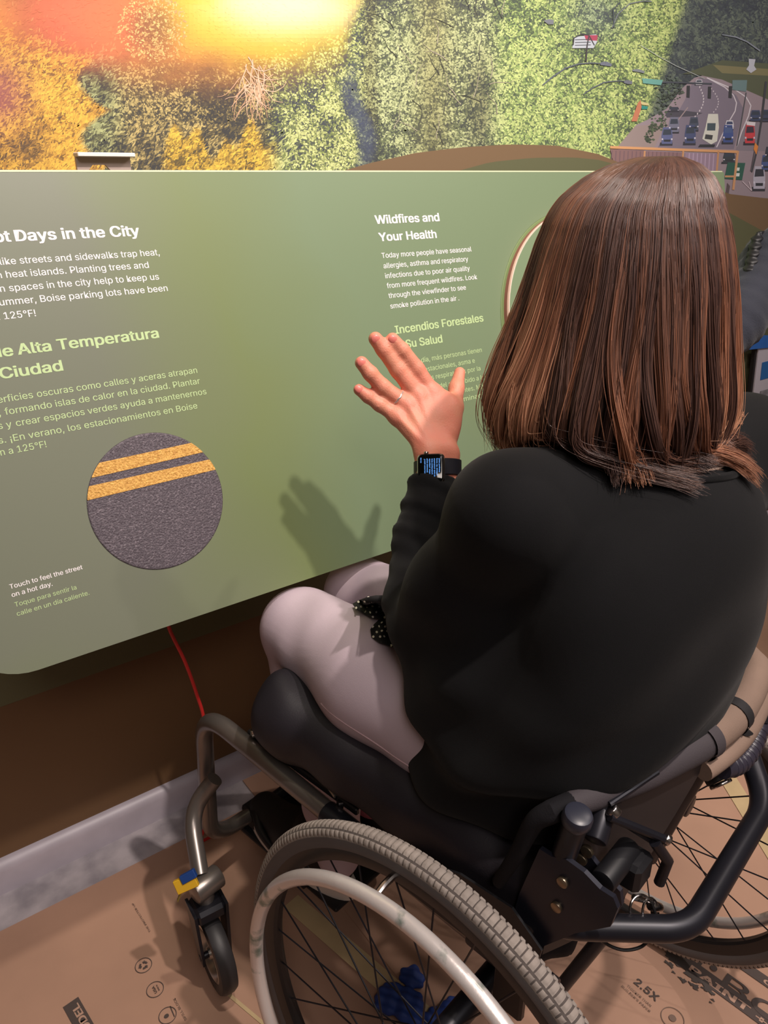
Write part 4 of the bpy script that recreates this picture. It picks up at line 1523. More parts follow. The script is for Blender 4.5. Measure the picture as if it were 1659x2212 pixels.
# rolled top pads
topc = np.array([bkc[i] + UP * (.690 - .008 * abs(tb_[i] - .4)) for i in range(nb)])
rad = np.interp(tb_, [0, .1, .3, .6, .9, 1], [.008, .014, .019, .020, .018, .012])
cut = int(nb * .50)
lead = smooth_path([W(-.035, .196, .56), W(-.055, .196, .62), W(-.068, .192, .668), topc[0]], 5)[:-1]
part(MB().tube(np.vstack([lead, topc[:4]]), np.linspace(.007, .0125, len(lead) + 4), 18), 'back_binding', M_fabric)
part(MB().tube(topc[1:cut + 1], np.maximum(rad[1:cut + 1], .0118), 18), 'back_pad', M_pad)
tp = part(MB().tube(topc[cut:], rad[cut:] * 1.02, 18), 'back_pad', M_taupe)
tp['label'] = 'taupe end of the padded backrest'
lo = topc[cut - 1:] - UP * .030 - FW * .012
part(MB().tube(lo, np.linspace(.012, .015, len(lo)), 16), 'back_pad', M_taupe)['label'] = 'lower taupe roll of the backrest'
for ii in (cut, cut + 5):
    c_ = topc[ii]
    d_ = topc[min(ii + 1, nb - 1)] - topc[ii - 1]
    d_ /= np.linalg.norm(d_)
    u_ = np.cross(d_, UP)
    u_ /= np.linalg.norm(u_)
    tt_ = np.linspace(0, 2 * math.pi, 28, endpoint=False)
    mb = MB()
    V = np.concatenate([c_ + d_ * e + (.0222 if ii == cut else .0216) * (np.cos(tt_)[:, None] * u_ + np.sin(tt_)[:, None] * UP) for e in (-.008, .008)])
    mb.add(V, [(q, (q + 1) % 28, 28 + (q + 1) % 28, 28 + q) for q in range(28)])
    part(mb, 'pad_strap', mat('strap_black', (30, 28, 30), .7) if ii != cut else M_pad)
part(MB().tube(smooth_path([topc[cut + 5] - UP * .015 - FW * .02, W(-.15, -.12, .655), W(-.145, -.14, .60), W(-.13, -.165, .57)], 6), .0065, 10, flat=.45), 'pad_strap', mat('strap_black', (30, 28, 30), .7))
# wrapped push grip at the far side
gp = bent([at(1642, 1545, 1.02), at(1632, 1600, 1.0), at(1600, 1650, .975), at(1560, 1662, .955)], .02, 8)
wr = MB()
wr.tube(gp, .0125, 18)
for q in range(2, len(gp) - 1, 2):
    d_ = gp[q + 1] - gp[q]
    d_ /= np.linalg.norm(d_) + 1e-9
    wr.cyl(gp[q] - d_ * .0035, gp[q] + d_ * .0035, .0136, 18)
part(wr, 'wrapped_grip', mat('grip_wrap', (50, 47, 58), .35, var=.1, vscale=30))
part(MB().tube(smooth_path([at(1655, 1480, 1.02), at(1650, 1520, 1.01), at(1640, 1555, 1.01)], 6), [.016, .016, .015, .014, .013, .011, .008, .008, .009, .010, .011, .011, .012][:13], 12), 'strap_end', M_fabric)
# release cord and split rings
part(MB().tube(smooth_path([at(1258, 1970, .835), at(1275, 2008, .84), at(1305, 2036, .85), at(1345, 2052, .85), at(1385, 2045, .85), at(1407, 2020, .845), at(1417, 1985, .84), at(1408, 1950, .838)], 8), .0019, 8), 'release_cord', mat('cord_black', (22, 21, 22), .5))
for (cx_, cy_, w_) in ((1385, 1965, 24), (1405, 1972, 17)):
    t_ = np.linspace(0, 2 * math.pi, 36, endpoint=False)
    P = [at(cx_ + w_ * math.cos(t), cy_ + 32 * math.sin(t), .838 + .006 * math.cos(t)) for t in t_]
    part(MB().tube(P, .0014, 8, closed=True), 'split_ring', M_chrome)
part(MB().cyl(at(1368, 1938, .838), at(1400, 1948, .845), .0035, 12), 'ring_pin', M_chrome)
part(MB().cyl(at(1405, 1955, .843), at(1425, 1962, .85), .006, 14), 'ring_pin', M_chrome)
# pouch below the seat and tip bar
v, f = surf_nets(lambda X: ellip(X, W(.0, .08, .41), (.085, .09, .055)) + .003 * np.sin(X[..., 0] * 120 + X[..., 2] * 80), W(-.02, .06, .40) - .16, W(-.02, .06, .40) + .16, .008)
part_o = mesh('seat_pouch', v, f, M_fabric, chair)
part(MB().tube([at(1312, 2010, .98), at(1170, 2185, 1.08)], .0095, 16), 'tip_bar', M_blk)

# yellow and blue tag on the caster
tgp = W(.46, .302, .150)
tg = MB()
tg.box(at(402, 1908, 1.19), C_R * .016 + C_U * .007, C_U * .010 - C_R * .0045, C_F * .004, .001)
tg_o = tag(tg.build('luggage_tag', mat('tag_yellow', (214, 168, 40), .5), smooth=False), 'small yellow and blue tag clipped to the near front caster', 'tag')
MB().box(at(407, 1893, 1.188), C_R * .011 + C_U * .006, C_U * .006 - C_R * .003, C_F * .0044, .001).build('blue_end', mat('tag_blue', (24, 62, 128), .5), tg_o, smooth=False)
MB().tube([at(392, 1925, 1.19), at(384, 1945, 1.195)], .004, 8, flat=.3).build('loose_thread', mat('tag_olive', (150, 128, 60), .7), tg_o)

# seat cushion
lcl = np.stack([FW, LF, UP])


def rbox(X, c, h, r):
    q = np.abs((X - c) @ lcl.T.astype(np.float32)) - (np.asarray(h, np.float32) - r)
    return np.linalg.norm(np.maximum(q, 0), axis=-1) + np.minimum(q.max(-1), 0) - r


def cushion(X):
    d = rbox(X, W(.165, 0, .532), (.262, .190, .052), .040)
    f = (X - W(0, 0, 0)) @ FW
    l = (X - W(0, 0, 0)) @ LF
    bulge = ellip(X, W(.370, .10, .528), (.070, .095, .060), lcl)
    d = smin(d, bulge, .04)
    wr = .0035 * np.sin(l * 95 + f * 40) * np.exp(-((f - .40) / .05) ** 2) + .002 * np.sin(f * 55 + l * 20)
    return d + wr


v, f = surf_nets(cushion, W(.175, 0, .53) - [.34, .36, .12], W(.175, 0, .53) + [.34, .36, .12], .0055)
tag(mesh('seat_cushion', v, f, mat('cushion_cover', (34, 31, 37), .55, var=.1, vscale=10, bump=.12, bscale=500, spec=.4)), 'black fabric covered seat cushion on the wheelchair seat', 'cushion')

# ================================================================== THE SEATED WOMAN
woman = thing('person', W(.05, 0, .55), 'woman seen from behind with long brown hair in a black sweater raising a hand', 'person')
M_skin = mat('skin', (214, 142, 116), .5, var=.06, vscale=30, sss=.12, col2=(222, 132, 112), ramp=(.3, .75), bump=.25, bscale=500)
M_knit = mat('black_knit', (14, 14, 16), .88, bump=.18, bscale=1600, sheen=.05, spec=.2, var=.12, vscale=14)

HC = at(1352, 640, .805)                     # head centre
FH = C_H                                      # she looks away from the camera
RH = C_R
HAX = np.stack([RH, FH, UP])
NB = at(1345, 955, .865)                       # neck base
CHEST = W(-.055, -.045, .86)
SHL = at(1102, 1110, .765)
ELB = at(914, 1376, .92)
WRI = at(944, 985, 1.0)
SHR = W(-.065, -.235, .955)
ELR = W(.08, -.33, .72)
HDR = W(.30, -.15, .66)
d0 = 1.0
J = {
    'index': ([at(934, 850, 1.026), at(900, 797, 1.015), at(869, 757, 1.003), at(848, 733, .995)], [.0112, .0106, .0098, .0086]),
    'middle': ([at(905, 858, 1.020), at(860, 799, 1.008), at(829, 755, .997), at(811, 732, .990)], [.0114, .0110, .0102, .0091]),
    'ring': ([at(880, 876, 1.016), at(827, 836, 1.006), at(800, 807, .997), at(781, 784, .992)], [.0108, .0104, .0097, .0087]),
    'little': ([at(858, 900, 1.014), at(820, 874, 1.009), at(795, 856, 1.006), at(776, 842, 1.003)], [.0098, .0091, .0086, .0077]),
    'thumb': ([at(962, 935, 1.022), at(981, 880, 1.040), at(986, 838, 1.052), at(993, 805, 1.062)], [.0160, .0120, .0100, .0078]),
}
WA, WB_ = at(926, 990, 1.0), at(965, 988, 1.012)


def hand_sdf(X):
    d = None
    # palm: one bone per finger from the wrist to the knuckle
    base = {'index': at(958, 968, 1.008), 'middle': at(945, 966, 1.004), 'ring': at(931, 966, 1.0), 'little': at(918, 966, .998)}
    for n_, r0, r1 in (('index', .0130, .0122), ('middle', .0135, .0120), ('ring', .0130, .0114), ('little', .0118, .0105)):
        c = cone(X, base[n_], J[n_][0][0], r0, r1)
        d = c if d is None else smin(d, c, .009)
    # flesh under the palm and the web of the thumb
    d = smin(d, ellip(X, at(925, 900, 1.026), (.034, .036, .014), np.stack([C_R * .8 - C_U * .6, C_U * .8 + C_R * .6, C_F])), .016)
    d = smin(d, ellip(X, at(966, 905, 1.026), (.017, .033, .013), np.stack([C_R, C_U, C_F])), .016)
    d = smin(d, cone(X, at(948, 900, 1.020), at(968, 880, 1.030), .011, .010), .016)
    # wrist and forearm
    fa, fb = at(922, 1080, .99), at(958, 1080, 1.0)
    w = smin(cone(X, WA, fa, .0165, .019), cone(X, WB_, fb, .0165, .019), .014)
    d = smin(d, w, .020)
    # knuckles: small rises
    for n_ in ('index', 'middle', 'ring', 'little'):
        p, r = J[n_]
        fing = chain(X, p, r, .004)
        d = smin(d, fing, .0065)
        d = smin(d, np.linalg.norm(X - (p[0] - C_F * .003), axis=-1) - .0100, .008)
    p, r = J['thumb']
    d = smin(d, chain(X, p, r, .006), .010)
    # tendons across the back of the hand
    for n_ in ('index', 'middle', 'ring', 'little'):
        a_ = base[n_] * .3 + J[n_][0][0] * .7
        d = smin(d, cone(X, base[n_] - C_F * .0105, J[n_][0][0] - C_F * .0095, .0026, .0034), .0040)
    # skin creases at the finger joints and the wrist
    for n_ in ('index', 'middle', 'ring', 'little'):
        p, r = J[n_]
        for q in (1, 2):
            dr_ = (p[q + 1] - p[q - 1])
            dr_ = dr_ / np.linalg.norm(dr_)
            s_ = (X - p[q]) @ dr_.astype(np.float32)
            near_ = np.exp(-(s_ / .004) ** 2) * (np.linalg.norm(X - p[q], axis=-1) < r[q] * 1.7)
            d = d + .00042 * np.cos(s_ * 3200) * near_
    return d


hv, hf = surf_nets(hand_sdf, at(880, 860, 1.02) - [.15, .15, .20], at(880, 860, 1.02) + [.15, .15, .17], .0016)


def body_sdf(X):
    d = ellip(X, HC + FH * .0 + UP * .015, (.072, .090, .092), HAX)
    d = smin(d, ellip(X, HC + FH * .035 - UP * .045, (.055, .060, .060), HAX), .03)       # jaw
    d = smin(d, cone(X, HC + FH * .088 - UP * .005, HC + FH * .108 - UP * .030, .007, .011), .012)  # nose
    d = smin(d, cone(X, HC + FH * .080 + RH * .03 + UP * .012, HC + FH * .080 - RH * .03 + UP * .012, .008, .008), .015)   # brow
    d = smin(d, ellip(X, HC + FH * .088 - UP * .056, (.022, .010, .007), HAX), .006)      # lips
    for s in (1, -1):
        d = smin(d, ellip(X, HC + RH * .073 * s - UP * .012 - FH * .004, (.008, .018, .030), HAX), .006)   # ears
        d = smax(d, -ellip(X, HC + FH * .097 + RH * .030 * s + UP * .0, (.014, .010, .009), HAX), .008)
    d = smin(d, cone(X, HC - UP * .07, NB - UP * .01, .052, .056), .03)
    d = smin(d, cone(X, NB - UP * .035, SHL, .05, .040), .05)
    d = smin(d, cone(X, NB - UP * .035, SHR, .05, .040), .05)
    d = smin(d, cone(X, NB - UP * .05, CHEST, .06, .09), .05)
    d = smin(d, cone(X, CHEST, W(.02, 0, .62), .09, .10), .05)
    d = smin(d, chain(X, [SHL, ELB, at(940, 1100, .99)], [.040, .032, .022], .02), .03)
    return d


bv, bf = surf_nets(body_sdf, W(.02, -.03, .9) - [.34, .38, .42], W(.02, -.03, .9) + [.34, .42, .42], .006)
nbv = len(bv)
mesh('body', np.concatenate([bv, hv]), np.concatenate([bf, hf + nbv]), M_skin, woman)
M_nail = mat('nail', (226, 128, 118), .3, var=.03, vscale=40)
for n_ in ('index', 'middle', 'ring', 'little'):
    p, r = J[n_]
    d_ = p[3] - p[2]
    d_ /= np.linalg.norm(d_)
    c = p[3] + d_ * .001
    vw = -(c - CAM) / np.linalg.norm(c - CAM)
    vw = vw - d_ * (vw @ d_)
    vw /= np.linalg.norm(vw)
    s_ = np.cross(d_, vw)
    c = c + vw * (r[3] * .74)
    u_, w_ = np.meshgrid(np.linspace(0, math.pi, 10), np.linspace(0, 2 * math.pi, 18, endpoint=False), indexing='ij')
    V = c + (.0066 * np.sin(u_) * np.cos(w_))[..., None] * d_ + (r[3] * .68 * np.sin(u_) * np.sin(w_))[..., None] * s_ + (.0026 * np.cos(u_))[..., None] * vw
    F = [(i * 18 + j, i * 18 + (j + 1) % 18, (i + 1) * 18 + (j + 1) % 18, (i + 1) * 18 + j) for i in range(9) for j in range(18)]
    mesh('fingernail', V.reshape(-1, 3), F, M_nail, woman)
for s in (1, -1):
    c = HC + FH * .084 + RH * .030 * s
    u_, w_ = np.meshgrid(np.linspace(0, math.pi, 10), np.linspace(0, 2 * math.pi, 16, endpoint=False), indexing='ij')
    V = c + .0115 * np.stack([np.sin(u_) * np.cos(w_), np.sin(u_) * np.sin(w_), np.cos(u_)], -1)
    F = [(i * 16 + j, i * 16 + (j + 1) % 16, (i + 1) * 16 + (j + 1) % 16, (i + 1) * 16 + j) for i in range(9) for j in range(16)]
    mesh('eye', V.reshape(-1, 3), F, mat('eye_white', (230, 226, 220), .2), woman)

# --- ring
pr, rr = J['ring']
ax_ = pr[1] - pr[0]
ax_ /= np.linalg.norm(ax_)
rc = pr[0] + (pr[1] - pr[0]) * .40
u_ = np.cross(ax_, UP)
u_ /= np.linalg.norm(u_)
w_ = np.cross(ax_, u_)
tt = np.linspace(0, 2 * math.pi, 48, endpoint=False)
P = [rc + .0106 * (math.cos(t) * u_ + math.sin(t) * w_) + ax_ * .0005 * math.sin(8 * t) for t in tt]
tag(MB().tube(P, .0012, 8, closed=True).build('finger_ring', mat('ring_silver', (224, 216, 210), .25, metal=.7)), 'thin silver ring on the ring finger of the raised hand', 'ring')

# --- sweater
NDIR = (NB - CHEST) / np.linalg.norm(NB - CHEST)


def torso(X):
    lx = np.stack([FW, LF, UP])
    d = ellip(X, W(-.055, -.045, .83), (.108, .205, .165), lx)
    d = smin(d, cone(X, SHL, SHR, .050, .056), .05)
    d = smin(d, cone(X, NB - UP * .055, SHL, .050, .046), .04)
    d = smin(d, cone(X, NB - UP * .055, SHR, .050, .050), .04)
    d = smin(d, cone(X, NB - UP * .060, W(-.055, -.045, .89), .070, .10), .05)
    d = smin(d, ellip(X, W(.045, .03, .72), (.125, .155, .11), lx), .05)
    d = smin(d, ellip(X, W(-.035, -.035, .72), (.118, .212, .15), lx), .06)
    d = smin(d, ellip(X, W(.055, .0, .625), (.145, .188, .085), lx), .06)
    return d


def sweater(X):
    q = X - W(0, 0, 0)
    f, l, z = q @ FW, q @ LF, X[..., 2]
    d = torso(X)
    # left sleeve: upper arm, elbow, slack forearm and cuff
    arm = chain(X, [SHL + (SHL - ELB) * .0, SHL * .45 + ELB * .55, ELB - (ELB - SHL) * .02], [.055, .052, .043], .03)
    CUF = at(926, 1040, .995)
    fore = chain(X, [ELB, at(904, 1285, .945), at(901, 1190, .968), at(912, 1110, .985), CUF], [.041, .038, .032, .027, .0275], .015)
    fore2 = cone(X, at(955, 1060, 1.0), at(940, 1180, .975), .024, .030)
    fore = smin(fore, fore2, .03)
    ax = (CUF - ELB) / np.linalg.norm(CUF - ELB)
    s = (X - ELB) @ ax.astype(np.float32)
    side = (X - ELB) @ C_R.astype(np.float32)
    fore = fore + (.0022 * np.sin(s * 150 + side * 60 + 1.8 * np.sin(s * 31)) + .0026 * np.sin(s * 67 - side * 45 + .6)
                   + .0012 * np.sin(s * 260 + side * 130 + 2 * np.sin(s * 40))) * np.clip(s * 12, 0, 1) * np.clip((.24 - s) * 14, 0, 1)
    d = smin(d, arm, .035)
    d = smin(d, fore, .014)
    armr = chain(X, [SHR, ELR, HDR], [.066, .054, .040], .03)
    d = smin(d, armr, .03)
    # draped folds on the back and flank
    fold = .0095 * np.sin(z * 62 + l * 26 * np.sin(l * 4 + 1) + 1.6 * np.sin(l * 9)) * np.clip((.78 - z) * 7, 0, 1)
    fold = fold + .0045 * np.sin((z * 40 + f * 45 + l * 14)) * np.clip((.95 - z) * 5, 0, 1)
    fold = fold + .0035 * np.sin(l * 38 + z * 16) * np.clip((z - .8) * 6, 0, 1) * np.clip((.96 - z) * 8, 0, 1)
    d = d + fold
    # neck opening
    d = smax(d, -cone(X, NB - NDIR * .005 + C_H * .005, NB + NDIR * .2, .104, .16), .006)
    # cut below: hem on the seat; open cuff
    d = smax(d, -(z - (.545 + .02 * np.sin(f * 9))), .01)
    cut_ = (X - CUF) @ ax.astype(np.float32)
    near_ = np.linalg.norm(X - CUF, axis=-1) < .075
    d = np.where(near_, smax(d, cut_ - .004, .004), d)
    return d


sv, sf = surf_nets(sweater, W(.03, -.04, .8) - [.36, .40, .32], W(.03, -.04, .8) + [.36, .46, .32], .005)
mesh('sweater', sv, sf, M_knit, woman)
# ribbed cuff end and hem
CUF = at(926, 1040, .995)
axc = (CUF - ELB) / np.linalg.norm(CUF - ELB)
# ribbed neckline band
ua = np.cross(NDIR, C_R)
ua /= np.linalg.norm(ua)
ub_ = np.cross(NDIR, ua)
tt = np.linspace(0, 2 * math.pi, 80, endpoint=False)
best = []
for t in tt:                                  # march outward until the knit surface is met
    dvec = math.cos(t) * ua + math.sin(t) * ub_
    c0 = NB + NDIR * .0
    ss_ = np.linspace(.12, -.14, 131)
    P = c0 + dvec * .110 + ss_[:, None] * NDIR
    dd_ = torso(P.astype(np.float32))
    i_ = np.nonzero(dd_ < .001)[0]
    best.append(P[i_[0]] if len(i_) else P[65])
best = np.array(best)
for _ in range(6):
    best = (np.roll(best, 1, 0) + best * 2 + np.roll(best, -1, 0)) / 4
MB().tube(best, .0062, 12, closed=True, flat=.75).build('neckband', M_knit, woman)
# cream blouse collar just inside the neckline
inner = np.array([b + (NB - b) * .10 + NDIR * .003 for b in best])
mb = MB()
mb.tube(inner, .0048, 10, closed=True, flat=.5)
mb.build('blouse_collar', mat('cream_blouse', (226, 196, 176), .8, bump=.1), woman)


# --- trousers
def trousers(X):
    q = X - W(0, 0, 0)
    f, l, z = q @ FW, q @ LF, X[..., 2]
    KL, KR = W(.462, .040, .596), W(.478, -.112, .590)
    d = chain(X, [W(.05, .085, .612), W(.25, .074, .622), KL], [.080, .084, .066], .04)
    d = smin(d, chain(X, [W(.05, -.10, .61), W(.27, -.108, .61), KR], [.080, .076, .060], .04), .012)
    d = smin(d, chain(X, [KL, W(.465, .030, .42), W(.415, .030, .25), W(.385, .045, .16)], [.062, .054, .044, .040], .03), .015)
    d = smin(d, chain(X, [KR, W(.50, -.10, .42), W(.51, -.09, .17)], [.062, .056, .044], .03), .02)
    d = smin(d, ellip(X, W(.0, 0, .61), (.10, .15, .07), np.stack([FW, LF, UP])), .04)
    wr = .0020 * np.sin(f * 46 - z * 34 + l * 40 + 1.6 * np.sin(l * 24)) * np.exp(-((f - .40) / .07) ** 2)
    wr = wr + .0022 * np.sin(f * 42 - l * 66 + 4 * z) * np.exp(-((f - .12) / .10) ** 2)
    wr = wr + .0016 * np.sin(z * 85 + f * 20) * np.clip((.5 - z) * 8, 0, 1)
    return d + wr


tv, tf = surf_nets(trousers, W(.27, 0, .42) - [.38, .42, .30], W(.27, 0, .42) + [.38, .42, .30], .0055)
mesh('trousers', tv, tf, mat('grey_lilac_cotton', (198, 180, 192), .75, bump=.15, bscale=800, var=.03, vscale=10), woman)
# side seam
sp_ = []
for t in np.linspace(0, 1, 30):
    P0s = W(.03 + .37 * t, .19 - .045 * t, .56 + .03 * math.sin(t * 3) - .0)
    sp_.append(P0s)


def project_to(fn, P, dirv, L=.08):
    s = np.linspace(-L, L, 321)
    q = (P[:, None, :] + s[None, :, None] * dirv).astype(np.float32)
    dd_ = fn(q)
    out = []
    for i in range(len(P)):
        k_ = np.nonzero((dd_[i][:-1] < 0) & (dd_[i][1:] >= 0))[0]
        out.append(P[i] + s[k_[-1]] * dirv if len(k_) else P[i])
    return np.array(out)


sd_dir = (LF * .85 + UP * .5)
sd_dir /= np.linalg.norm(sd_dir)
seam = project_to(trousers, np.array([W(.04 + .34 * t, .16 - .04 * t, .60 - .035 * t + .035 * t * t) for t in np.linspace(0, .72, 30)]), sd_dir, .12)
for _ in range(3):
    seam[1:-1] = (seam[:-2] + 2 * seam[1:-1] + seam[2:]) / 4
MB().tube(seam, .0012, 6).build('side_seam', mat('seam_pink', (206, 176, 182), .7), woman)

# --- spotted blouse tails on the lap
def drop(x, y, lift):
    """first point of the lap that the sight line through x, y meets, lifted off the cloth"""
    r = ray(x, y)
    s = np.linspace(.7, 1.15, 901)
    q = (CAM + s[:, None] * r).astype(np.float32)
    k_ = np.nonzero(trousers(q) < lift)[0]
    return CAM + r * (s[k_[0]] if len(k_) else .95)


def flap(outline, seed, label):
    """cloth tail of the blouse lying on the thigh, with printed white spots"""
    cx_, cy_ = np.mean(outline, 0)
    lift = lambda x, y: .007 + .0035 * math.sin(x * .16 + y * .07)
    rings = []
    for k_ in (1.0, .75, .5, .25):
        for (x, y) in outline:
            xx, yy = cx_ + (x - cx_) * k_, cy_ + (y - cy_) * k_
            rings.append(drop(xx, yy, lift(xx, yy)))
    n_ = len(outline)
    rings.append(np.mean(rings[-n_:], 0))
    F = [(k_ * n_ + i, k_ * n_ + (i + 1) % n_, (k_ + 1) * n_ + (i + 1) % n_, (k_ + 1) * n_ + i) for k_ in range(3) for i in range(n_)]
    F += [(3 * n_ + i, 3 * n_ + (i + 1) % n_, 4 * n_) for i in range(n_)]
    o = mesh('blouse_tail', rings, F, mat('blouse_black', (18, 17, 19), .8), woman)
    o['label'] = label
    md = o.modifiers.new('s', 'SOLIDIFY')
    md.thickness = .0016
    md.offset = 0
    g = np.random.default_rng(seed)
    mb = MB()
    ol = np.array(outline, float)

    def inside(x, y):
        c = False
        for i in range(n_):
            (x1, y1), (x2, y2) = ol[i], ol[(i + 1) % n_]
            if (y1 > y) != (y2 > y) and x < (x2 - x1) * (y - y1) / (y2 - y1) + x1:
                c = not c
        return c
    for yy in np.arange(1280, 1402, 10.5):
        for xx in np.arange(756, 880, 12.5):
            x, y = xx + (yy % 21 > 10) * 6 + g.normal(0, 1.2), yy + g.normal(0, 1.2)
            if inside(x, y):
                a0, e = g.uniform(0, 3.1), g.uniform(.55, 1)
                P = []
                for t in np.linspace(0, 2 * math.pi, 9)[:-1]:
                    dx, dy = 2.7 * math.cos(t), 2.7 * e * math.sin(t)
                    X_, Y_ = x + dx * math.cos(a0) - dy * math.sin(a0), y + dx * math.sin(a0) + dy * math.cos(a0)
                    P.append(drop(X_, Y_, lift(X_, Y_) + .0016))
                mb.add(P, [tuple(range(8))])
    d_ = mb.build('spot_print', mat('spot_cream', (232, 224, 206), .7), o, smooth=False)
    d_['kind'] = 'stuff'
    return o


flap([(762, 1305), (776, 1297), (793, 1290), (813, 1286), (838, 1286), (856, 1300), (852, 1328), (828, 1338), (803, 1334), (786, 1326), (769, 1315)], 3, 'pointed black blouse tail with white spots on the thigh')
flap([(818, 1340), (840, 1336), (866, 1345), (880, 1380), (872, 1398), (845, 1397), (820, 1388), (803, 1377), (800, 1360), (808, 1349)], 4, 'rounded black blouse tail with white spots below the pointed one')


# --- shoes
def shoe(side):
    l0 = .045 if side > 0 else -.085
    bx = np.stack([FW, LF, UP])

    def up_(X):
        d = chain(X, [W(.395, l0, .125), W(.50, l0, .125), W(.60, l0 - .004, .115)], [.034, .040, .034], .03)
        d = smin(d, cone(X, W(.42, l0, .15), W(.455, l0, .17), .036, .034), .02)
        return smax(d, -(X[..., 2] - .092), .004)
    v, f = surf_nets(up_, W(.5, l0, .13) - .17, W(.5, l0, .13) + .17, .004)
    o = mesh('shoe', v, f, mat('shoe_black', (20, 19, 21), .6, var=.1, vscale=20), woman)
    pts = []
    for t in np.linspace(0, 2 * math.pi, 48, endpoint=False):
        wv = .042 + .004 * math.cos(t)
        pts.append(W(.492 + .145 * math.cos(t), l0 + wv * math.sin(t) * (1 - .1 * math.cos(t + .3)), .080))
    s_ = MB().prism(pts, UP, .018).build('sole', mat('sole_white', (224, 216, 210), .5), o)
    v, f = surf_nets(lambda X: np.abs(ellip(X, W(.425, l0, .165), (.044, .037, .028), bx)) - .002, W(.425, l0, .165) - .06, W(.425, l0, .165) + .06, .003)
    mesh('lining', v, f, mat('lining_pink', (204, 120, 142), .7), o)
    return o


shoe(1)
shoe(-1)

# --- watch
wt = thing('smartwatch', at(930, 1003, .975), 'silver edged smartwatch with a black strap on the left wrist of the woman', 'watch')
hd = (at(925, 900, 1.02) - at(945, 990, 1.0))
wy = C_U * 1.0 + C_F * .12
wy /= np.linalg.norm(wy)
wz = -(C_F * .96 + C_R * .18 + C_U * .10)
wz = wz - wy * (wz @ wy)
wz /= np.linalg.norm(wz)
wx = np.cross(wy, wz)
wc = at(931, 1013, .974)


def rrect(w, h, r, n=6):
    o = []
    for cx_, cy_, a0 in ((w - r, h - r, 0), (-w + r, h - r, math.pi / 2), (-w + r, -h + r, math.pi), (w - r, -h + r, 1.5 * math.pi)):
        o += [(cx_ + r * math.cos(a0 + t), cy_ + r * math.sin(a0 + t)) for t in np.linspace(0, math.pi / 2, n)]
    return o


L3 = lambda x, y, z: wc + wx * x + wy * y + wz * z


def loft2d(sections, name, m, parent):
    V, F = [], []
    n = len(sections[0][0])
    for o2, z in sections:
        V += [L3(x, y, z) for x, y in o2]
    for k_ in range(len(sections) - 1):
        F += [(k_ * n + i, k_ * n + (i + 1) % n, (k_ + 1) * n + (i + 1) % n, (k_ + 1) * n + i) for i in range(n)]
    F += [tuple(range(n))[::-1], tuple((len(sections) - 1) * n + i for i in range(n))]
    mb = MB()
    mb.add(V, F)
    return mb.build(name, m, parent)


loft2d([(rrect(.0150, .0170, .006), -.0065), (rrect(.0175, .0198, .007), -.003), (rrect(.0178, .0200, .007), .0005), (rrect(.0165, .0188, .0065), .0030)], 'case', mat('watch_steel', (190, 184, 182), .15, metal=1), wt)
loft2d([(rrect(.0160, .0183, .0062), .0026), (rrect(.0155, .0178, .006), .0040), (rrect(.0140, .0162, .005), .0046)], 'screen', mat('watch_glass', (10, 13, 12), .08), wt)
part(MB().cyl(L3(-.006, .0195, 0), L3(-.006, .0225, 0), .0032, 16), 'crown', M_chrome, wt)
part(MB().box(L3(0.0, -.0202, -.0005), wx * .006, wy * .0008, wz * .0016), 'side_button', M_chrome, wt)
tm = bpy.data.materials.new('screen_text_blue')
tm.use_nodes = True
bsd = tm.node_tree.nodes['Principled BSDF']
bsd.inputs['Base Color'].default_value = (*lin((90, 150, 220)), 1)
bsd.inputs['Emission Color'].default_value = (*lin((100, 165, 245)), 1)
bsd.inputs['Emission Strength'].default_value = .8
mb = MB()
words = ['Today more people', 'have seasonal', 'allergies, asthma', 'and respiratory', 'infections due to', 'poor air quality', 'from frequent']
for k_, w in enumerate(words):               # lines run down the arm
    wid = .0232 * len(w) / 17
    write(mb, w, L3(-.0066 + k_ * .0031, .0125, .00475), -wy, wx * -1, wid, .0034, .01)
write(mb, '10:10', L3(-.0115, .0140, .00475), -wy, wx * -1, .0065, .0032, .01)
mb.build('screen_text', tm, wt, smooth=False)
# strap round the wrist
wcn = (at(926, 1013, 1.0) + at(965, 1013, 1.010)) / 2
sb = MB()
ww = (at(965, 1004, 1.01) - at(926, 1004, 1.0))
ww /= np.linalg.norm(ww)
wn = np.cross(ww, wy)
wn /= np.linalg.norm(wn)
V = []
nT = 60
tt = np.linspace(0, 2 * math.pi, nT, endpoint=False)
for rr_, e in ((0, -.011), (0, .011), (.002, .010), (.002, -.010)):
    for t in tt:
        V.append(wcn + (.0312 + rr_) * math.cos(t) * ww + (.0215 + rr_) * math.sin(t) * wn + wy * e)
F = [(k_ * nT + i, k_ * nT + (i + 1) % nT, ((k_ + 1) % 4) * nT + (i + 1) % nT, ((k_ + 1) % 4) * nT + i) for k_ in range(4) for i in range(nT)]
sb.add(V, F)
part(sb, 'strap', mat('strap_midnight', (18, 20, 32), .5), wt)

# ================================================================== HAIR
HAIR_PROF = np.array([(0, .138), (.022, .137), (.045, .130), (.064, .118), (.080, .100), (.091, .078), (.099, .052), (.106, .022), (.112, -.010), (.119, -.045), (.127, -.078),
                      (.132, -.102), (.132, -.124), (.126, -.146), (.114, -.166), (.100, -.182)])
HAIR_PROF = HAIR_PROF * .968
seg = np.hypot(*np.diff(HAIR_PROF, axis=0).T)
PS = np.concatenate([[0], np.cumsum(seg)])
PS_T = PS[-1]


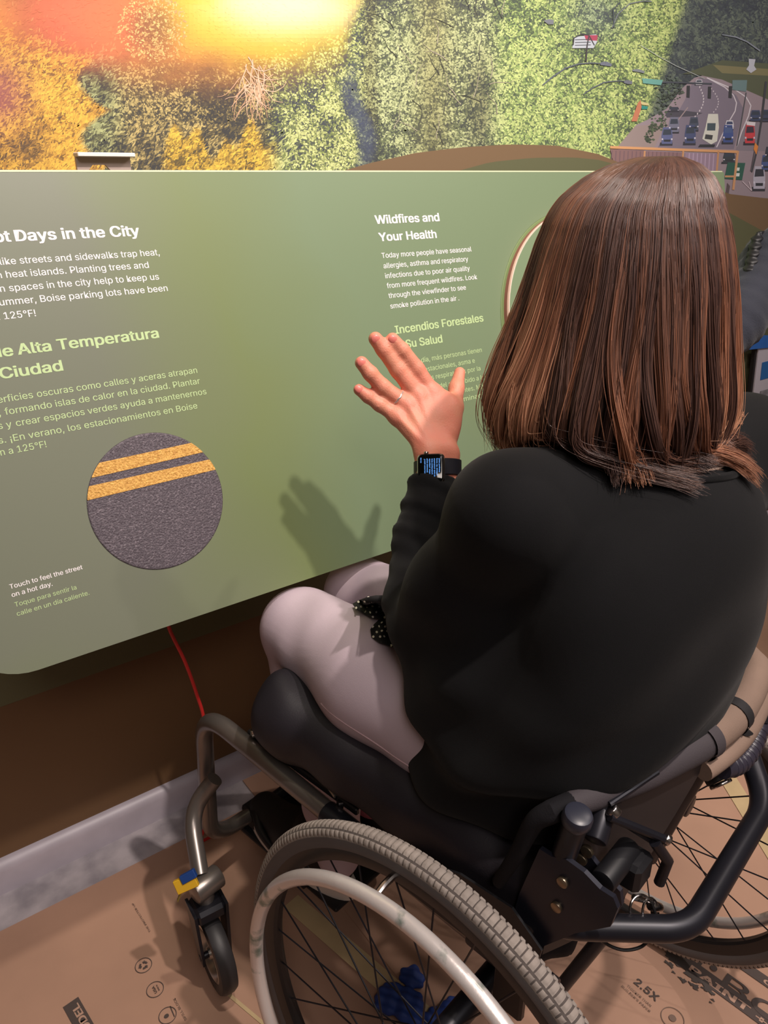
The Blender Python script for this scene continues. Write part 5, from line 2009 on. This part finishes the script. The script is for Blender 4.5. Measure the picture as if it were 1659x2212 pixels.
def hair_pt(s, phi, rs, drop=0.0):
    """point on the hair envelope: s arc length from the crown, phi azimuth (0 towards the camera side)"""
    r = np.interp(s, PS, HAIR_PROF[:, 0]) * rs
    z = np.interp(s, PS, HAIR_PROF[:, 1])
    # drop: small shift of the profile
    a = r * np.sin(phi)
    b = -r * np.cos(phi) * 1.06
    fl = np.clip((s - .18) / .2, 0, 1)
    top = np.clip(1 - s / .1, 0, 1)
    c = HC + 0 * r[..., None] if np.ndim(r) else HC
    P = c + a[..., None] * RH + b[..., None] * FH + z[..., None] * UP
    P = P + (top * .022)[..., None] * RH - (fl * .012)[..., None] * RH
    return P


def build_hair():
    g = np.random.default_rng(12)
    NCL = 66
    cphi = (np.arange(NCL) / NCL * 2 - 1) * math.radians(142) + g.normal(0, .02, NCL)
    ctint = g.uniform(0, 1, NCL)
    csw = g.normal(0, .07, NCL) + .26 * np.exp(-((cphi - .15) / .75) ** 2) - .05 * np.exp(-((cphi + 1.2) / .5) ** 2)
    camp = g.uniform(.04, .15, NCL)
    cfr = g.uniform(4.5, 8.5, NCL)
    cph = g.uniform(0, 6.28, NCL)
    clen = g.normal(0, .019, NCL)
    clay = g.normal(0, .030, NCL)
    ccurl = np.clip(g.normal(.2, .8, NCL), -1.2, 1.3)
    front = g.choice(NCL, 16, replace=False)      # loose locks lying over the rest
    clay[front] += .050
    ctint[front] = .80 + .2 * g.random(16)
    camp[front] += .07
    csw[front] += .10
    cflick = np.clip(g.normal(0.20, .42, NCL), -.7, .9)
    NS, K = 24000, 32
    ci = g.integers(0, NCL, NS)
    s0 = PS_T * .34 * g.random(NS) ** 1.7
    sprd = np.clip(g.normal(0, 1, NS), -2.2, 2.2)
    ph0 = cphi[ci] + sprd * .046
    mid = np.exp(-(ph0 / 1.0) ** 2)
    L = PS_T * (1 - .02) + clen[ci] + g.normal(0, .007, NS) + mid * .040 + .014 * np.exp(-((ph0 - .5) / .5) ** 2)
    L = L - .016 * np.exp(-((ph0 + .75) / .45) ** 2)
    L = L - .10 * PS_T * (g.random(NS) < .10) * g.random(NS)
    t = np.linspace(0, 1, K)
    S = s0[:, None] + (L - s0)[:, None] * t
    u = np.clip(S / PS_T, 0, 1.15)
    lo = np.clip((u - .30) / .70, 0, 1.2)
    clump = np.clip(lo, 0, 1) ** .8 * .70
    phi = cphi[ci][:, None] * clump + ph0[:, None] * (1 - clump)
    phi = phi + csw[ci][:, None] * lo ** 1.7
    phi = phi + camp[ci][:, None] * np.sin(u * cfr[ci][:, None] + cph[ci][:, None]) * lo
    tip = np.clip((u - .84) / .22, 0, 1)
    phi = phi + (cflick[ci] + .30 * np.exp(-(cphi[ci] / .8) ** 2))[:, None] * tip ** 2 * .8
    # rounded locks: the middle of a lock stands proud of its edges
    dep_ = g.random(NS)[:, None]
    lay = 1.0 + clay[ci][:, None] * lo - .020 * (sprd ** 2)[:, None] * lo * .6 - .07 * dep_ ** 2.5 + g.normal(0, .006, NS)[:, None]
    lay = lay + .022 * np.sin(u * 6.0 + cph[ci][:, None] * 2) * lo
    P = hair_pt(S, phi, lay)
    outv = np.sin(phi)[..., None] * RH - np.cos(phi)[..., None] * FH
    tang = np.cos(phi)[..., None] * RH + np.sin(phi)[..., None] * FH
    over = np.clip(S - PS_T, 0, 1)
    P = P - over[..., None] * UP * .95 + over[..., None] * .20 * outv
    # ends roll inwards or flick outwards, lock by lock
    P = P + (tip ** 2 * (ccurl[ci][:, None]) * .020)[..., None] * outv + (tip ** 2 * ccurl[ci][:, None] * .018)[..., None] * tang
    P = P + (tip ** 3 * np.clip(np.abs(ccurl[ci][:, None]) - .6, 0, 1) * .018)[..., None] * UP
    P = P + (sprd[:, None] * tip * .0045)[..., None] * tang
    P = P + g.normal(0, .00025, P.shape) * np.clip(u, .1, 1)[..., None]
    wob = g.normal(0, 1, (NS, 3))
    P = P + (np.sin(u * 9 + dep_ * 30) * lo * .0016)[..., None] * wob[:, None, :]
    # the ends come to rest on the shoulders instead of passing through them
    lift = .0075 + .012 * g.random(NS) ** 2
    for k_ in range(14, K):
        step = P[:, k_] - (P[:, k_ - 1] if k_ == 14 else old)
        old = P[:, k_].copy()
        Q = (P[:, k_ - 1] + step).astype(np.float32)
        for _ in range(2):
            dq = torso(Q)
            hit = dq < lift
            if not hit.any():
                break
            H_ = Q[hit]
            gx = np.stack([torso(H_ + np.eye(3, dtype=np.float32)[a_] * .002) - dq[hit] for a_ in range(3)], -1)
            gx /= np.linalg.norm(gx, axis=-1)[:, None] + 1e-6
            Q[hit] = H_ + gx * np.clip(lift[hit] - dq[hit], 0, .02)[:, None]
        P[:, k_] = Q
    for _ in range(4):                            # no kinks where a lock meets the cloth
        P[:, 12:-1] = (P[:, 11:-2] + 2 * P[:, 12:-1] + P[:, 13:]) / 4
    # fly-away strands
    fa_ = (g.random(NS) < .035) & (L < PS_T * 1.1)
    dirn = g.normal(0, 1, (NS, 3))
    P[fa_] += (dirn[fa_][:, None, :] * (t ** 2)[None, :, None]) * .010
    hc = bpy.data.hair_curves.new('hair')
    hc.add_curves([K] * NS)
    hc.attributes['position'].data.foreach_set('vector', (P.reshape(-1, 3)).astype(np.float32).ravel())
    ra = hc.attributes.new('radius', 'FLOAT', 'POINT')
    rad = np.tile(np.concatenate([np.full(K - 8, .00044), np.linspace(.00042, .00010, 8)]), NS).astype(np.float32)
    ra.data.foreach_set('value', rad)
    ti = hc.attributes.new('tint', 'FLOAT', 'CURVE')
    side = np.clip(np.abs(np.sin(cphi[ci] * .9)), 0, 1)
    tv_ = np.clip((ctint[ci] > .62) * .34 + ctint[ci] * .34 + side * .34 + g.normal(0, .10, NS) - .02 - .12 * dep_[:, 0], 0, 1)
    ti.data.foreach_set('value', tv_.astype(np.float32))
    m = bpy.data.materials.new('brown_hair')
    m.use_nodes = True
    nt = m.node_tree
    b = nt.nodes['Principled BSDF']
    at_ = nt.nodes.new('ShaderNodeAttribute')
    at_.attribute_name = 'tint'
    hi = nt.nodes.new('ShaderNodeHairInfo')
    # lighter towards the ends, more so in the tinted locks
    r1 = nt.nodes.new('ShaderNodeValToRGB')
    e = r1.color_ramp.elements
    e[0].position, e[0].color = .08, (*lin((66, 46, 42)), 1)
    e[1].position, e[1].color = 1.0, (*lin((198, 146, 114)), 1)
    k_ = e.new(.40)
    k_.color = (*lin((98, 68, 56)), 1)
    k_ = e.new(.70)
    k_.color = (*lin((146, 96, 72)), 1)
    mu = nt.nodes.new('ShaderNodeMath')
    mu.operation = 'MULTIPLY'
    ad = nt.nodes.new('ShaderNodeMath')
    ad.operation = 'MULTIPLY_ADD'
    nt.links.new(hi.outputs['Intercept'], ad.inputs[0])
    ad.inputs[1].default_value = .85
    ad.inputs[2].default_value = .25
    nt.links.new(ad.outputs[0], mu.inputs[0])
    nt.links.new(at_.outputs['Fac'], mu.inputs[1])
    a3 = nt.nodes.new('ShaderNodeMath')
    a3.operation = 'MULTIPLY_ADD'
    nt.links.new(hi.outputs['Random'], a3.inputs[0])
    a3.inputs[1].default_value = .14
    nt.links.new(mu.outputs[0], a3.inputs[2])
    nt.links.new(a3.outputs[0], r1.inputs[0])
    nt.links.new(r1.outputs[0], b.inputs['Base Color'])
    b.inputs['Roughness'].default_value = .38
    b.inputs['Specular IOR Level'].default_value = .6
    hc.materials.append(m)
    o = bpy.data.objects.new('hair', hc)
    COL.objects.link(o)
    attach(o, woman)
    # mass of hair under the outer strands
    n1, n2 = 60, 80
    S_, PH_ = np.meshgrid(np.linspace(0.0, PS_T * .93, n1), np.linspace(-2.35, 2.35, n2), indexing='ij')
    V = -UP * .007 * np.clip(1 - S_ / .12, 0, 1)[..., None] + hair_pt(S_, PH_, .86 + .02 * np.sin(PH_ * 31 + S_ * 6) * np.clip(S_ * 6, 0, 1))
    F = [(i * n2 + j, i * n2 + j + 1, (i + 1) * n2 + j + 1, (i + 1) * n2 + j) for i in range(n1 - 1) for j in range(n2 - 1)]
    o2 = mesh('hair_mass', V.reshape(-1, 3), F, mat('hair_inner', (58, 38, 32), .6), woman)
    md = o2.modifiers.new('s', 'SOLIDIFY')
    md.thickness = .004


build_hair()

# ================================================================== SECOND PERSON, standing at the right
man = thing('person', (1.83, .62, 0), 'person in a navy knitted sweater standing at the right edge with one arm stretched out', 'person')
M_navy = mat('navy_knit', (30, 33, 46), .85, bump=.5, bscale=500, sheen=.1, var=.1, vscale=20)
SH2 = np.array([1.76, .62, 1.34])
A1 = at(1672, 570, 1.50)
A0 = at(1592, 695, 1.44)
HAND2 = A0 + (A0 - A1) * .9


def man_sweater(X):
    d = ellip(X, (1.86, .55, 1.18), (.17, .20, .27))
    d = smin(d, cone(X, (1.87, .54, 1.0), (1.87, .54, .88), .15, .155), .05)
    d = smin(d, cone(X, (1.80, .66, 1.38), (1.88, .40, 1.38), .06, .06), .05)
    s = (X - A0) @ ((A1 - A0) / np.linalg.norm(A1 - A0)).astype(np.float32)
    arm = chain(X, [np.array([1.80, .66, 1.36]), A1, A0, HAND2 * .5 + A0 * .5], [.062, .058, .046, .038], .03) + .0022 * np.sin(s * 190)
    d = smin(d, arm, .03)
    d = smin(d, chain(X, [np.array([1.90, .38, 1.36]), np.array([1.98, .34, 1.08]), np.array([1.95, .50, .95])], [.06, .05, .036], .03), .03)
    return d


v, f = surf_nets(man_sweater, (1.1, .1, .7), (2.2, 1.25, 1.5), .01)


def man_body(X):
    hc_ = np.array([1.86, .52, 1.62])
    d = ellip(X, hc_ + [0, 0, .02], (.085, .08, .105))
    d = smin(d, ellip(X, hc_ + [0, .02, -.05], (.06, .06, .06)), .03)
    d = smin(d, cone(X, hc_ + [0, .085, 0], hc_ + [0, .10, -.025], .008, .012), .012)
    d = smin(d, cone(X, hc_ - [0, 0, .07], (1.86, .53, 1.36), .055, .06), .03)
    d = smin(d, cone(X, A0 * .5 + HAND2 * .5, HAND2, .028, .026), .02)
    ex = (HAND2 - A0) / np.linalg.norm(HAND2 - A0)
    u = np.cross(ex, UP)
    u /= np.linalg.norm(u)
    for k_ in range(4):
        a = HAND2 + u * (k_ - 1.5) * .019
        d = smin(d, chain(X, [a, a + ex * .05 + UP * .004, a + ex * (.085 - .006 * abs(k_ - 1.5))], [.011, .0095, .008], .004), .008)
    d = smin(d, chain(X, [HAND2 - ex * .02 + UP * .012, HAND2 + UP * .036 + ex * .01, HAND2 + UP * .048 + ex * .035], [.014, .011, .009], .006), .01)
    return d


v2, f2 = surf_nets(man_body, (1.05, .3, .75), (2.02, 1.3, 1.80), .008)
mesh('body', v2, f2, M_skin, man)
mesh('sweater', v, f, M_navy, man)
v, f = surf_nets(lambda X: smin(chain(X, [np.array([1.87, .62, .88]), np.array([1.86, .64, .48]), np.array([1.85, .62, .09])], [.10, .075, .055], .03),
                                chain(X, [np.array([1.90, .45, .88]), np.array([1.91, .45, .48]), np.array([1.90, .43, .09])], [.10, .075, .055], .03), .02), (1.7, .28, .0), (2.05, .82, 1.02), .011)
mesh('trousers', v, f, mat('dark_denim', (34, 38, 52), .8), man)
v, f = surf_nets(lambda X: smax(ellip(X, (1.86, .51, 1.66), (.093, .092, .10)), -ellip(X, (1.86, .62, 1.60), (.08, .09, .10)), .01), (1.74, .38, 1.5), (1.98, .66, 1.80), .007)
mesh('hair', v, f, mat('dark_hair', (30, 24, 22), .6), man)
for y_ in (.60, .41):
    v, f = surf_nets(lambda X: smax(chain(X, [np.array([1.87, y_ - .02, .045]), np.array([1.84, y_ + .15, .035])], [.045, .038], .03), -(X[..., 2] - .004), .004), (1.76, y_ - .1, 0), (1.96, y_ + .22, .12), .008)
    mesh('shoe', v, f, mat('shoe_black', (20, 19, 21), .6), man)
# black gathered band on the outstretched arm
v, f = surf_nets(lambda X: np.minimum(np.linalg.norm(X - at(1634, 535, 1.47), axis=-1) - .014, np.minimum(cone(X, at(1636, 515, 1.47), at(1620, 590, 1.45), .010, .013), cone(X, at(1640, 512, 1.48), at(1668, 512, 1.50), .009, .012))) + .002 * np.sin(X[..., 2] * 500), at(1640, 555, 1.47) - .1, at(1640, 555, 1.47) + .1, .003)
mesh('arm_strap', v, f, M_dark, man)
